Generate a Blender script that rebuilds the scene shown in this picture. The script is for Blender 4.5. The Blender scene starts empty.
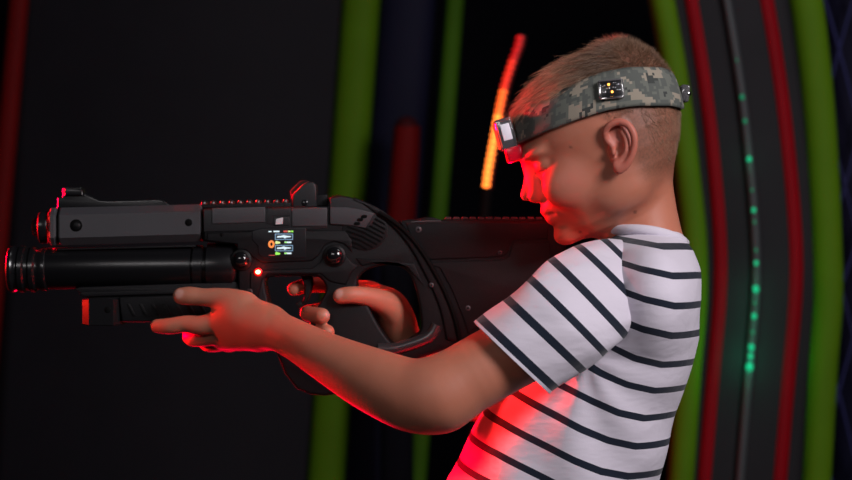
import bpy, bmesh, math, random
import numpy as np
from mathutils import Vector, Matrix

random.seed(7); rng = np.random.default_rng(7)
SC = bpy.context.scene
COL = SC.collection
ZC = 1.145                      # camera height; the subject stands about 2 m from the lens
FPX = 2000.0

# ------------------------------------------------------------------ camera, world, lights, exposure
cam_d = bpy.data.cameras.new('camera'); cam = bpy.data.objects.new('camera', cam_d); COL.objects.link(cam)
cam.location = (0, -2.0, ZC); cam.rotation_euler = (math.pi / 2, 0, 0)
cam_d.sensor_width = 36; cam_d.lens = 36 * FPX / 852
cam_d.clip_end = 50
cam_d.dof.use_dof = True; cam_d.dof.focus_distance = 1.93; cam_d.dof.aperture_fstop = 6.5
SC.camera = cam
SC.view_settings.view_transform = 'Standard'; SC.view_settings.look = 'None'
SC.view_settings.exposure = 0; SC.view_settings.gamma = 1; SC.view_settings.use_curve_mapping = False
W = bpy.data.worlds.new('world'); SC.world = W; W.use_nodes = True
W.node_tree.nodes['Background'].inputs[0].default_value = (0.008, 0.008, 0.012, 1)
W.node_tree.nodes['Background'].inputs[1].default_value = 0.5

def area(name, loc, target, power, color, sx, sy=None, spread=None):
    d = bpy.data.lights.new(name, 'AREA'); d.energy = power; d.color = color
    d.shape = 'RECTANGLE'; d.size = sx; d.size_y = sy or sx
    if spread: d.spread = math.radians(spread)
    o = bpy.data.objects.new(name, d); COL.objects.link(o); o.location = loc
    o.rotation_euler = (Vector(target) - Vector(loc)).to_track_quat('-Z', 'Y').to_euler()
    return o
area('key_light', (1.3, -1.35, 2.0), (0.15, 0, 1.1), 34, (1.0, 0.93, 0.97), 0.6, 0.6)
area('fill_light', (-0.75, -1.9, 1.85), (-0.1, 0, 1.1), 5.0, (1.0, 0.95, 0.96), 0.9, 0.22)
area('red_arena_light', (-0.90, 0.60, 1.19), (0.1, 0, 1.08), 13, (1.0, 0.0, 0.012), 0.12, 0.12, 60)
area('red_side_light', (-1.0, 0.16, 1.15), (-0.34, 0.07, 1.11), 0.12, (1.0, 0.02, 0.01), 0.04, 0.04, 18)
area('added_red_rail_lamp', (-1.4, 0.5, 2.2), (-0.18, 0.06, 1.24), 0.5, (1.0, 0.01, 0.01), 0.06, 0.06, 8)  # added narrow lamp with no fixture, puts red glints on the rail teeth
area('red_floor_light', (-0.5, 1.4, 0.30), (0.0, 0, 1.0), 6, (1.0, 0.0, 0.03), 0.2, 0.2)
area('background_light', (1.2, 0.1, 3.1), (0.9, 2.2, 1.0), 6, (1.0, 0.97, 1.0), 0.6, 0.6)

# ------------------------------------------------------------------ helpers
def P(px, py, Y=0.0):
    """world point at depth Y millimetres behind the subject plane"""
    y = Y / 1000.0; s = (2.0 + y) / FPX
    return np.array([(px - 426) * s, y, ZC + (240 - py) * s])

def link(name, me, mat=None, parent=None, smooth=True):
    o = bpy.data.objects.new(name, me); COL.objects.link(o)
    if mat is not None: me.materials.append(mat)
    if smooth and len(me.polygons):
        me.polygons.foreach_set('use_smooth', [True] * len(me.polygons))
    if parent is not None:
        o.parent = parent; o.matrix_parent_inverse = Matrix.Translation(parent.location).inverted()
    return o

def thing(name, label, cat, loc, group=None):
    o = bpy.data.objects.new(name, None); COL.objects.link(o); o.location = loc
    o.empty_display_size = 0.05
    o['label'] = label; o['category'] = cat
    if group: o['group'] = group
    return o

def tag(o, label=None, cat=None, group=None, kind=None):
    if label: o['label'] = label
    if cat: o['category'] = cat
    if group: o['group'] = group
    if kind: o['kind'] = kind
    return o

def mesh_np(name, V, F):
    me = bpy.data.meshes.new(name)
    V = np.asarray(V, dtype=np.float32); F = np.asarray(F, dtype=np.int32)
    n = F.shape[1]
    me.vertices.add(len(V)); me.vertices.foreach_set('co', V.ravel())
    me.loops.add(F.size); me.loops.foreach_set('vertex_index', F.ravel())
    me.polygons.add(len(F)); me.polygons.foreach_set('loop_start', np.arange(0, F.size, n, dtype=np.int32))
    me.update(calc_edges=True)
    return me

def attr(me, name, vals):
    a = me.attributes.new(name, 'FLOAT', 'POINT'); a.data.foreach_set('value', np.asarray(vals, dtype=np.float32))

def autosmooth(o, deg=35):
    me = o.data
    me.polygons.foreach_set('use_smooth', [True] * len(me.polygons))
    bm = bmesh.new(); bm.from_mesh(me)
    for e in bm.edges:
        if len(e.link_faces) == 2 and e.calc_face_angle(0) > math.radians(deg): e.smooth = False
    bm.to_mesh(me); bm.free()
    return o

def smoothpts(pts, n=6, closed=True):
    """Catmull-Rom resampling of an outline"""
    pts = [np.array(p, float) for p in pts]; out = []
    m = len(pts)
    rngi = range(m if closed else m - 1)
    for i in rngi:
        if closed: p0, p1, p2, p3 = pts[i - 1], pts[i], pts[(i + 1) % m], pts[(i + 2) % m]
        else: p0, p1, p2, p3 = pts[max(i - 1, 0)], pts[i], pts[i + 1], pts[min(i + 2, m - 1)]
        for k in range(n):
            t = k / n
            out.append(0.5 * ((2 * p1) + (-p0 + p2) * t + (2 * p0 - 5 * p1 + 4 * p2 - p3) * t * t + (-p0 + 3 * p1 - 3 * p2 + p3) * t ** 3))
    if not closed: out.append(pts[-1])
    return out

def plate(name, outlines, yf, yb, bevel, mat, parent, res=2):
    """plate with a traced outline (the first) and holes (the rest), real thickness from yf to yb (mm), rounded edges (mm)"""
    cu = bpy.data.curves.new('c', 'CURVE'); cu.dimensions = '2D'; cu.fill_mode = 'BOTH'
    y0, y1 = yf / 1000, yb / 1000; b = bevel / 1000
    cu.extrude = max((y1 - y0) / 2 - b, 0.0001); cu.bevel_depth = b; cu.bevel_resolution = res; cu.offset = -b
    for ol in outlines:
        sp = cu.splines.new('POLY'); sp.points.add(len(ol) - 1); sp.use_cyclic_u = True
        for i, p in enumerate(ol):
            w = P(p[0], p[1], yf); sp.points[i].co = (w[0], w[2], 0, 1)
    co = bpy.data.objects.new('c', cu); COL.objects.link(co)
    dg = bpy.context.evaluated_depsgraph_get()
    me = bpy.data.meshes.new_from_object(co.evaluated_get(dg))
    bpy.data.objects.remove(co); bpy.data.curves.remove(cu)
    me.transform(Matrix(((1, 0, 0, 0), (0, 0, -1, (y0 + y1) / 2), (0, 1, 0, 0), (0, 0, 0, 1))))
    me.materials.clear()
    bm = bmesh.new(); bm.from_mesh(me); bmesh.ops.remove_doubles(bm, verts=bm.verts, dist=1e-5)
    bmesh.ops.recalc_face_normals(bm, faces=bm.faces); bm.to_mesh(me); bm.free()
    o = link(name, me, mat, parent); autosmooth(o, 40)
    return o

def lathe_x(name, prof, py, Y, mat, parent, n=40, slope=0.0):
    """round body along the gun axis; prof = (px, radius mm)"""
    V = []; F = []
    base = P(0, py, Y)
    x_ref = prof[0][0]
    for (x, r) in prof:
        c = P(x, py + (x - x_ref) * slope, Y)
        for k in range(n):
            a = 2 * math.pi * k / n
            V.append((c[0], c[1] + r / 1000 * math.cos(a), c[2] + r / 1000 * math.sin(a)))
    m = len(prof)
    for i in range(m - 1):
        for k in range(n):
            F.append((i * n + k, i * n + (k + 1) % n, (i + 1) * n + (k + 1) % n, (i + 1) * n + k))
    bm = bmesh.new(); vs = [bm.verts.new(v) for v in V]
    for f in F: bm.faces.new([vs[i] for i in f])
    bm.faces.new(vs[:n]); bm.faces.new(vs[-n:])
    bmesh.ops.recalc_face_normals(bm, faces=bm.faces)
    me = bpy.data.meshes.new(name); bm.to_mesh(me); bm.free()
    o = link(name, me, mat, parent); return autosmooth(o, 35)

def tube(name, pts, r, mat, parent=None, n=10, rad=None, flat=1.0, cap=True):
    """tube along world points; rad = list of radii; flat squashes it in depth"""
    pts = [Vector(p) for p in pts]; V = []; F = []
    up = Vector((0, 1, 0)); m = len(pts)
    for i, p in enumerate(pts):
        t = (pts[min(i + 1, m - 1)] - pts[max(i - 1, 0)]).normalized()
        u = up if abs(t.dot(up)) < 0.95 else Vector((1, 0, 0))
        a = t.cross(u).normalized(); b = a.cross(t).normalized()
        rr = rad[i] if rad else r
        for k in range(n):
            q = 2 * math.pi * k / n
            V.append(p + a * (rr * math.cos(q)) + b * (rr * flat * math.sin(q)))
    bm = bmesh.new(); vs = [bm.verts.new(v) for v in V]
    for i in range(m - 1):
        for k in range(n):
            bm.faces.new((vs[i * n + k], vs[i * n + (k + 1) % n], vs[(i + 1) * n + (k + 1) % n], vs[(i + 1) * n + k]))
    if cap: bm.faces.new(vs[:n]); bm.faces.new(vs[-n:])
    bmesh.ops.recalc_face_normals(bm, faces=bm.faces)
    me = bpy.data.meshes.new(name); bm.to_mesh(me); bm.free()
    o = link(name, me, mat, parent); return autosmooth(o, 60)

def ball(name, c, r, mat, parent, scale=(1, 1, 1), rot=None, seg=24):
    bm = bmesh.new(); bmesh.ops.create_uvsphere(bm, u_segments=seg, v_segments=seg // 2, radius=r)
    M = Matrix.Translation(Vector(c)) @ (rot if rot else Matrix()) @ Matrix.Diagonal((*scale, 1))
    bm.transform(M); me = bpy.data.meshes.new(name); bm.to_mesh(me); bm.free()
    return link(name, me, mat, parent)

def disc_y(name, px, py, yf, r, depth, mat, parent, n=28, bev=0.0005):
    """round button facing the camera side of the gun, bevelled"""
    c = P(px, py, yf); V = []; bm = bmesh.new()
    prof = [(0, 0), (r - bev, 0), (r, bev), (r, depth)]
    rings = []
    for (rr, dy) in prof[1:]:
        rings.append([bm.verts.new((c[0] + rr * math.cos(2 * math.pi * k / n), c[1] + dy, c[2] + rr * math.sin(2 * math.pi * k / n))) for k in range(n)])
    bm.faces.new(rings[0]); bm.faces.new(rings[-1])
    for a, b in zip(rings, rings[1:]):
        for k in range(n): bm.faces.new((a[k], a[(k + 1) % n], b[(k + 1) % n], b[k]))
    bmesh.ops.recalc_face_normals(bm, faces=bm.faces)
    me = bpy.data.meshes.new(name); bm.to_mesh(me); bm.free()
    return autosmooth(link(name, me, mat, parent), 50)

def join(name, objs, parent=None):
    """merge small meshes into one part"""
    bm = bmesh.new()
    mats = []
    for o in objs: bm.from_mesh(o.data)
    me = bpy.data.meshes.new(name); bm.to_mesh(me); bm.free()
    m = objs[0].data.materials[0]; par = objs[0].parent
    for o in objs:
        d = o.data; bpy.data.objects.remove(o); bpy.data.meshes.remove(d)
    o = link(name, me, m, par, smooth=False)
    return o

# ------------------------------------------------------------------ materials
def new_mat(name):
    m = bpy.data.materials.new(name); m.use_nodes = True
    nt = m.node_tree; b = nt.nodes['Principled BSDF']; return m, nt, b

def pmat(name, col, rough=0.5, metal=0.0, spec=0.5, bump=0.0, bscale=400, var=0.0, emit=None, estr=0, trans=0, coat=0):
    m, nt, b = new_mat(name)
    b.inputs['Base Color'].default_value = (*col, 1); b.inputs['Roughness'].default_value = rough
    b.inputs['Metallic'].default_value = metal; b.inputs['Specular IOR Level'].default_value = spec
    if coat: b.inputs['Coat Weight'].default_value = coat
    if trans: b.inputs['Transmission Weight'].default_value = trans
    if emit: b.inputs['Emission Color'].default_value = (*emit, 1); b.inputs['Emission Strength'].default_value = estr
    tc = nt.nodes.new('ShaderNodeTexCoord')
    n = nt.nodes.new('ShaderNodeTexNoise'); n.inputs['Scale'].default_value = bscale; n.inputs['Detail'].default_value = 3
    nt.links.new(tc.outputs['Object'], n.inputs['Vector'])
    if bump:
        bp = nt.nodes.new('ShaderNodeBump'); bp.inputs['Strength'].default_value = bump; bp.inputs['Distance'].default_value = 0.001
        nt.links.new(n.outputs['Fac'], bp.inputs['Height']); nt.links.new(bp.outputs[0], b.inputs['Normal'])
    if var:
        n2 = nt.nodes.new('ShaderNodeTexNoise'); n2.inputs['Scale'].default_value = 9; n2.inputs['Detail'].default_value = 5
        nt.links.new(tc.outputs['Object'], n2.inputs['Vector'])
        mr = nt.nodes.new('ShaderNodeMapRange'); mr.inputs['To Min'].default_value = 1 - var; mr.inputs['To Max'].default_value = 1 + var
        nt.links.new(n2.outputs['Fac'], mr.inputs['Value'])
        vm = nt.nodes.new('ShaderNodeVectorMath'); vm.operation = 'SCALE'; vm.inputs[0].default_value = col
        nt.links.new(mr.outputs[0], vm.inputs['Scale']); nt.links.new(vm.outputs[0], b.inputs['Base Color'])
    return m

M_plast = pmat('black_plastic', (0.0045, 0.0045, 0.005), 0.42, spec=0.22, bump=0.25, bscale=1500)
M_plast2 = pmat('black_plastic_matte', (0.005, 0.005, 0.006), 0.45, spec=0.2, bump=0.4, bscale=1500)
M_panel = pmat('grey_plastic', (0.048, 0.047, 0.052), 0.42, spec=0.4, bump=0.25, bscale=1200, var=0.25)
M_panel2 = pmat('dark_grey_plastic', (0.014, 0.014, 0.016), 0.45, spec=0.35, bump=0.25, bscale=1200, var=0.2)
M_gloss = pmat('glossy_black', (0.006, 0.006, 0.007), 0.16, coat=0.4)
M_black = pmat('slot_black', (0.002, 0.002, 0.002), 0.8, spec=0.1)
M_metal = pmat('gun_metal', (0.35, 0.35, 0.37), 0.3, metal=1.0)
M_barrel = pmat('barrel_plastic', (0.006, 0.006, 0.007), 0.28)
M_tooth = pmat('rail_plastic', (0.010, 0.010, 0.011), 0.32, spec=1.0)
M_edge = pmat('smooth_black_plastic', (0.007, 0.007, 0.008), 0.22)
M_white = pmat('white_sticker', (0.6, 0.6, 0.62), 0.5)
def emis(name, col, s, base=(0.01, 0.01, 0.01)): return pmat(name, base, 0.3, emit=col, estr=s)
M_led_red = emis('indicator_red', (1.0, 0.25, 0.12), 9)
M_redplast = pmat('red_plastic', (0.5, 0.0, 0.005), 0.3, emit=(1, 0, 0), estr=0.12)

def mth(nt, op, a, b=None, c=None):
    n = nt.nodes.new('ShaderNodeMath'); n.operation = op
    for i, v in enumerate((a, b, c)):
        if v is None: continue
        if isinstance(v, (int, float)): n.inputs[i].default_value = v
        else: nt.links.new(v, n.inputs[i])
    return n.outputs[0]
def att(nt, name):
    n = nt.nodes.new('ShaderNodeAttribute'); n.attribute_name = name; return n.outputs['Fac']
def mixc(nt, fac, a, b):
    n = nt.nodes.new('ShaderNodeMix'); n.data_type = 'RGBA'
    for i, v in ((0, fac), (6, a), (7, b)):
        if isinstance(v, tuple): n.inputs[i].default_value = (*v, 1) if len(v) == 3 else v
        elif isinstance(v, (int, float)): n.inputs[i].default_value = v
        else: nt.links.new(v, n.inputs[i])
    return n.outputs[2]

def skin_mat():
    m, nt, b = new_mat('skin')
    tc = nt.nodes.new('ShaderNodeTexCoord')
    n = nt.nodes.new('ShaderNodeTexNoise'); n.inputs['Scale'].default_value = 28; n.inputs['Detail'].default_value = 4
    nt.links.new(tc.outputs['Object'], n.inputs['Vector'])
    c = mixc(nt, n.outputs['Fac'], (0.43, 0.145, 0.084), (0.53, 0.20, 0.127))
    c = mixc(nt, mth(nt, 'MULTIPLY', att(nt, 'flush'), 0.75), c, (0.50, 0.13, 0.10))
    c = mixc(nt, mth(nt, 'MULTIPLY', att(nt, 'lip'), 0.7), c, (0.5, 0.13, 0.12))
    c = mixc(nt, mth(nt, 'MULTIPLY', att(nt, 'nail'), 0.6), c, (0.72, 0.42, 0.36))
    nf = nt.nodes.new('ShaderNodeTexNoise'); nf.inputs['Scale'].default_value = 420; nf.inputs['Detail'].default_value = 2
    nt.links.new(tc.outputs['Object'], nf.inputs['Vector'])
    fz = mth(nt, 'MULTIPLY', att(nt, 'fuzz'), mth(nt, 'MULTIPLY_ADD', nf.outputs['Fac'], 0.9, 0.35))
    fz = mth(nt, 'MINIMUM', fz, 0.85)
    c = mixc(nt, fz, c, (0.13, 0.060, 0.037))
    c = mixc(nt, att(nt, 'dark'), c, (0.06, 0.025, 0.02))
    nt.links.new(c, b.inputs['Base Color'])
    b.inputs['Roughness'].default_value = 0.5; b.inputs['Specular IOR Level'].default_value = 0.4
    b.inputs['Subsurface Weight'].default_value = 0.12; b.inputs['Subsurface Radius'].default_value = (1, 0.3, 0.15)
    b.inputs['Subsurface Scale'].default_value = 0.006
    n3 = nt.nodes.new('ShaderNodeTexNoise'); n3.inputs['Scale'].default_value = 900
    nt.links.new(tc.outputs['Object'], n3.inputs['Vector'])
    bp = nt.nodes.new('ShaderNodeBump'); bp.inputs['Strength'].default_value = 0.18; bp.inputs['Distance'].default_value = 0.0006
    nt.links.new(n3.outputs['Fac'], bp.inputs['Height']); nt.links.new(bp.outputs[0], b.inputs['Normal'])
    return m
M_skin = skin_mat()

def shirt_mat():
    """white jersey, navy stripes where the knitted-in stripe coordinate passes a whole number"""
    m, nt, b = new_mat('striped_jersey')
    ph = att(nt, 'stripe'); hw = att(nt, 'width')
    fr = mth(nt, 'ABSOLUTE', mth(nt, 'SUBTRACT', ph, mth(nt, 'ROUND', ph)))
    on = mth(nt, 'LESS_THAN', fr, hw)
    c = mixc(nt, on, (0.64, 0.60, 0.68), (0.007, 0.012, 0.025))
    nt.links.new(c, b.inputs['Base Color'])
    b.inputs['Roughness'].default_value = 0.85; b.inputs['Specular IOR Level'].default_value = 0.2
    b.inputs['Sheen Weight'].default_value = 0.15
    tc = nt.nodes.new('ShaderNodeTexCoord')
    n = nt.nodes.new('ShaderNodeTexNoise'); n.inputs['Scale'].default_value = 1100
    n2 = nt.nodes.new('ShaderNodeTexNoise'); n2.inputs['Scale'].default_value = 26; n2.inputs['Detail'].default_value = 3
    mp = nt.nodes.new('ShaderNodeMapping'); mp.inputs['Rotation'].default_value = (0, math.radians(38), 0); mp.inputs['Scale'].default_value = (0.45, 1, 1.5)
    nt.links.new(tc.outputs['Object'], n.inputs['Vector']); nt.links.new(tc.outputs['Object'], mp.inputs['Vector']); nt.links.new(mp.outputs[0], n2.inputs['Vector'])
    bp = nt.nodes.new('ShaderNodeBump'); bp.inputs['Strength'].default_value = 0.25; bp.inputs['Distance'].default_value = 0.0005
    bp2 = nt.nodes.new('ShaderNodeBump'); bp2.inputs['Strength'].default_value = 0.5; bp2.inputs['Distance'].default_value = 0.006
    nt.links.new(n.outputs['Fac'], bp.inputs['Height']); nt.links.new(n2.outputs['Fac'], bp2.inputs['Height'])
    nt.links.new(bp2.outputs[0], bp.inputs['Normal']); nt.links.new(bp.outputs[0], b.inputs['Normal'])
    return m
M_shirt = shirt_mat()

def camo_mat():
    m, nt, b = new_mat('digital_camouflage')
    uv = nt.nodes.new('ShaderNodeUVMap')
    sn = nt.nodes.new('ShaderNodeVectorMath'); sn.operation = 'SNAP'; sn.inputs[1].default_value = (0.0026, 0.0026, 1)
    nt.links.new(uv.outputs[0], sn.inputs[0])
    def layer(scale, off, stretch=(1, 1, 1)):
        mp = nt.nodes.new('ShaderNodeMapping'); mp.inputs['Location'].default_value = off; mp.inputs['Scale'].default_value = stretch
        nt.links.new(sn.outputs[0], mp.inputs['Vector'])
        n = nt.nodes.new('ShaderNodeTexNoise'); n.inputs['Scale'].default_value = scale; n.inputs['Detail'].default_value = 3.5; n.inputs['Roughness'].default_value = 0.62
        nt.links.new(mp.outputs[0], n.inputs['Vector']); return n.outputs['Fac']
    base = mixc(nt, mth(nt, 'GREATER_THAN', layer(70, (0.3, 0.1, 0)), 0.5), (0.135, 0.145, 0.125), (0.095, 0.105, 0.095))
    c = mixc(nt, mth(nt, 'GREATER_THAN', layer(45, (1.7, 0.6, 0)), 0.575), base, (0.29, 0.255, 0.20))
    c = mixc(nt, mth(nt, 'GREATER_THAN', layer(55, (4.2, 2.6, 0)), 0.60), c, (0.05, 0.055, 0.052))
    nt.links.new(c, b.inputs['Base Color']); b.inputs['Roughness'].default_value = 0.85; b.inputs['Specular IOR Level'].default_value = 0.2
    w = nt.nodes.new('ShaderNodeTexWave'); w.inputs['Scale'].default_value = 500; nt.links.new(uv.outputs[0], w.inputs['Vector'])
    bp = nt.nodes.new('ShaderNodeBump'); bp.inputs['Strength'].default_value = 0.3; bp.inputs['Distance'].default_value = 0.0005
    nt.links.new(w.outputs['Fac'], bp.inputs['Height']); nt.links.new(bp.outputs[0], b.inputs['Normal'])
    return m
M_camo = camo_mat()

def hair_mat():
    m, nt, b = new_mat('sandy_hair')
    ph = att(nt, 'shade')
    c = mixc(nt, ph, (0.085, 0.034, 0.017), (0.80, 0.52, 0.32))
    nt.links.new(c, b.inputs['Base Color']); b.inputs['Roughness'].default_value = 0.42
    b.inputs['Specular IOR Level'].default_value = 0.5
    return m
M_hair = hair_mat()

# ------------------------------------------------------------------ implicit surfaces
class Field:
    def __init__(s, lo, hi, h):
        s.lo = np.array(lo, float); s.h = h
        s.n = np.ceil((np.array(hi) - s.lo) / h).astype(int) + 1
        s.a = np.full(s.n, 0.03, np.float32)
    def box(s, lo, hi):
        i0 = np.clip(np.floor((np.array(lo) - s.lo) / s.h).astype(int), 0, s.n)
        i1 = np.clip(np.ceil((np.array(hi) - s.lo) / s.h).astype(int) + 1, 0, s.n)
        if np.any(i1 <= i0): return None, None
        sl = tuple(slice(a, b) for a, b in zip(i0, i1))
        ax = [np.float32(s.lo[k] + s.h * np.arange(i0[k], i1[k])) for k in range(3)]
        return sl, (ax[0][:, None, None], ax[1][None, :, None], ax[2][None, None, :])
    def add(s, f, lo, hi, k=0.004):
        sl, c = s.box(np.array(lo) - k - 0.004, np.array(hi) + k + 0.004)
        if sl is None: return
        d = f(*c).astype(np.float32); a = s.a[sl]
        h = np.maximum(k - np.abs(a - d), 0) / k
        s.a[sl] = np.minimum(a, d) - h * h * k * 0.25
    def cut(s, f, lo, hi, k=0.003):
        sl, c = s.box(np.array(lo) - k, np.array(hi) + k)
        if sl is None: return
        d = -f(*c).astype(np.float32); a = s.a[sl]
        h = np.maximum(k - np.abs(a - d), 0) / k
        s.a[sl] = np.maximum(a, d) + h * h * k * 0.25
    def mesh(s, name):
        a = s.a; ins = a < 0; nx, ny, nz = a.shape
        cnt = np.zeros((nx - 1, ny - 1, nz - 1), np.uint8)
        for i in (0, 1):
            for j in (0, 1):
                for k in (0, 1):
                    cnt += ins[i:nx - 1 + i, j:ny - 1 + j, k:nz - 1 + k]
        act = (cnt > 0) & (cnt < 8)
        idx = np.argwhere(act); ids = np.full(act.shape, -1, np.int32); ids[act] = np.arange(len(idx))
        acc = np.zeros((len(idx), 3)); num = np.zeros(len(idx))
        cor = [(i, j, k) for i in (0, 1) for j in (0, 1) for k in (0, 1)]
        val = {c: a[idx[:, 0] + c[0], idx[:, 1] + c[1], idx[:, 2] + c[2]] for c in cor}
        for c in cor:
            for ax in range(3):
                if c[ax] == 0:
                    d = list(c); d[ax] = 1; d = tuple(d)
                    v0, v1 = val[c], val[d]; m = (v0 < 0) != (v1 < 0)
                    t = v0[m] / (v0[m] - v1[m])
                    p = np.tile(np.array(c, float), (m.sum(), 1)); p[:, ax] = t
                    acc[m] += p; num[m] += 1
        V = s.lo + s.h * (idx + acc / num[:, None])
        F = []
        for ax in range(3):
            u, v = (ax + 1) % 3, (ax + 2) % 3
            sl0 = [slice(None)] * 3; sl1 = [slice(None)] * 3
            sl0[ax] = slice(0, -1); sl1[ax] = slice(1, None)
            for q in (u, v): sl0[q] = slice(1, -1); sl1[q] = slice(1, -1)
            A = ins[tuple(sl0)]; B = ins[tuple(sl1)]
            e = np.argwhere(A != B); off = np.zeros(3, int); off[u] = 1; off[v] = 1
            e = e + off
            flip = ins[e[:, 0], e[:, 1], e[:, 2]]
            def cell(du, dv):
                q = e.copy(); q[:, u] -= du; q[:, v] -= dv; return ids[q[:, 0], q[:, 1], q[:, 2]]
            quad = np.stack([cell(1, 1), cell(0, 1), cell(0, 0), cell(1, 0)], 1)
            quad[~flip] = quad[~flip][:, ::-1]
            F.append(quad)
        F = np.concatenate(F)
        return V, F

def cone(a, b, ra, rb, flat=None):
    a = np.array(a); b = np.array(b); ab = b - a; L = float(ab @ ab) + 1e-12
    def f(x, y, z):
        px, py, pz = x - a[0], y - a[1], z - a[2]
        t = np.clip((px * ab[0] + py * ab[1] + pz * ab[2]) / L, 0, 1)
        dx, dy, dz = px - t * ab[0], py - t * ab[1], pz - t * ab[2]
        if flat: dy = dy / flat
        return np.sqrt(dx * dx + dy * dy + dz * dz) - (ra + (rb - ra) * t)
    r = max(ra, rb) * max(1, flat or 1)
    return f, np.minimum(a, b) - r, np.maximum(a, b) + r

def chain(pts, rad, k=0.003, flat=None):
    """smoothly joined tapering segments"""
    if len(pts) > 2:
        q = smoothpts([np.append(p, r) for p, r in zip(pts, rad)], 9, False); pts = [p[:3] for p in q]; rad = [p[3] for p in q]; k = 0.0003
    fs = [cone(pts[i], pts[i + 1], rad[i], rad[i + 1], flat) for i in range(len(pts) - 1)]
    def f(x, y, z):
        d = fs[0][0](x, y, z)
        for g in fs[1:]:
            e = g[0](x, y, z); h = np.maximum(k - np.abs(d - e), 0) / k
            d = np.minimum(d, e) - h * h * k * 0.25
        return d
    return f, np.min([g[1] for g in fs], 0), np.max([g[2] for g in fs], 0)

def ellip(c, r, R=None):
    c = np.array(c); r = np.array(r, float)
    R = np.eye(3) if R is None else R          # rows = local axes in the world
    def f(x, y, z):
        X, Y, Z = x - c[0], y - c[1], z - c[2]
        q = [R[i][0] * X + R[i][1] * Y + R[i][2] * Z for i in range(3)]
        k0 = np.sqrt(sum((q[i] / r[i]) ** 2 for i in range(3))) + 1e-9
        k1 = np.sqrt(sum((q[i] / r[i] ** 2) ** 2 for i in range(3))) + 1e-9
        return k0 * (k0 - 1) / k1
    m = max(r)
    return f, c - m, c + m

# ------------------------------------------------------------------ the head's own frame (millimetres: u forward, w sideways, v up)
TH = math.radians(22.7)
HO = P(617, 148, 0)
HU = np.array([-math.cos(TH), 0, -math.sin(TH)]); HV = np.array([-math.sin(TH), 0, math.cos(TH)]); HW = np.array([0, 1.0, 0])
HR = np.array([HU, HW, HV])
HYC = -4.0                      # the head's middle plane
def H(u, w, v): return HO + (HU * u + HW * (w + HYC) + HV * v) / 1000
TAB = np.array([  # v, front, back, half width
    [100, 6, -30, 14], [96, 26, -46, 34], [88, 48, -56, 48], [76, 68, -65, 58], [60, 83, -71, 66], [42, 90, -74, 69], [26, 90.5, -73, 69.5],
    [8, 86, -70, 68], [-10, 84, -62, 65.5], [-28, 83, -50, 61], [-45, 82, -34, 53], [-58, 80, -18, 43], [-68, 72, 0, 30], [-74, 55, 20, 16]], float)[::-1]
def head_f(x, y, z, grow=0.0):
    X, Y, Z = (x - HO[0]) * 1000, (y - HO[1]) * 1000 - HYC, (z - HO[2]) * 1000
    u = HU[0] * X + HU[2] * Z + 0 * Y; v = HV[0] * X + HV[2] * Z + 0 * Y; w = Y + 0 * u
    vc = np.clip(v, TAB[0, 0], TAB[-1, 0])
    fr = np.interp(vc, TAB[:, 0], TAB[:, 1]); bk = np.interp(vc, TAB[:, 0], TAB[:, 2]); hw = np.interp(vc, TAB[:, 0], TAB[:, 3])
    uc = np.clip(fr * 0.10, 2, 8) * 0 + (fr * 0.42 + bk * 0.58)
    a = np.where(u > uc, fr - uc, uc - bk)
    du = (u - uc) / a; dw = w / hw
    r = (np.abs(du) ** 2.15 + np.abs(dw) ** 2.15) ** (1 / 2.15) + 1e-6
    d = np.sqrt((u - uc) ** 2 + w ** 2) * (1 - 1 / r)
    d = d * 0.85
    dv = np.maximum(np.maximum(v - TAB[-1, 0], TAB[0, 0] - v), 0)
    return (np.sqrt(np.maximum(d, 0) ** 2 + dv ** 2) + np.minimum(np.maximum(d, -30), 0) * (dv == 0)) / 1000 - grow
def head_uvw(V):
    D = (V - HO) * 1000
    return D @ HU, D[:, 1] - HYC, D @ HV

# ------------------------------------------------------------------ body (one continuous skin surface)
RES = 0.0017
B = Field((-0.30, -0.215, 0.86), (0.30, 0.30, 1.365), RES)
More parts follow.
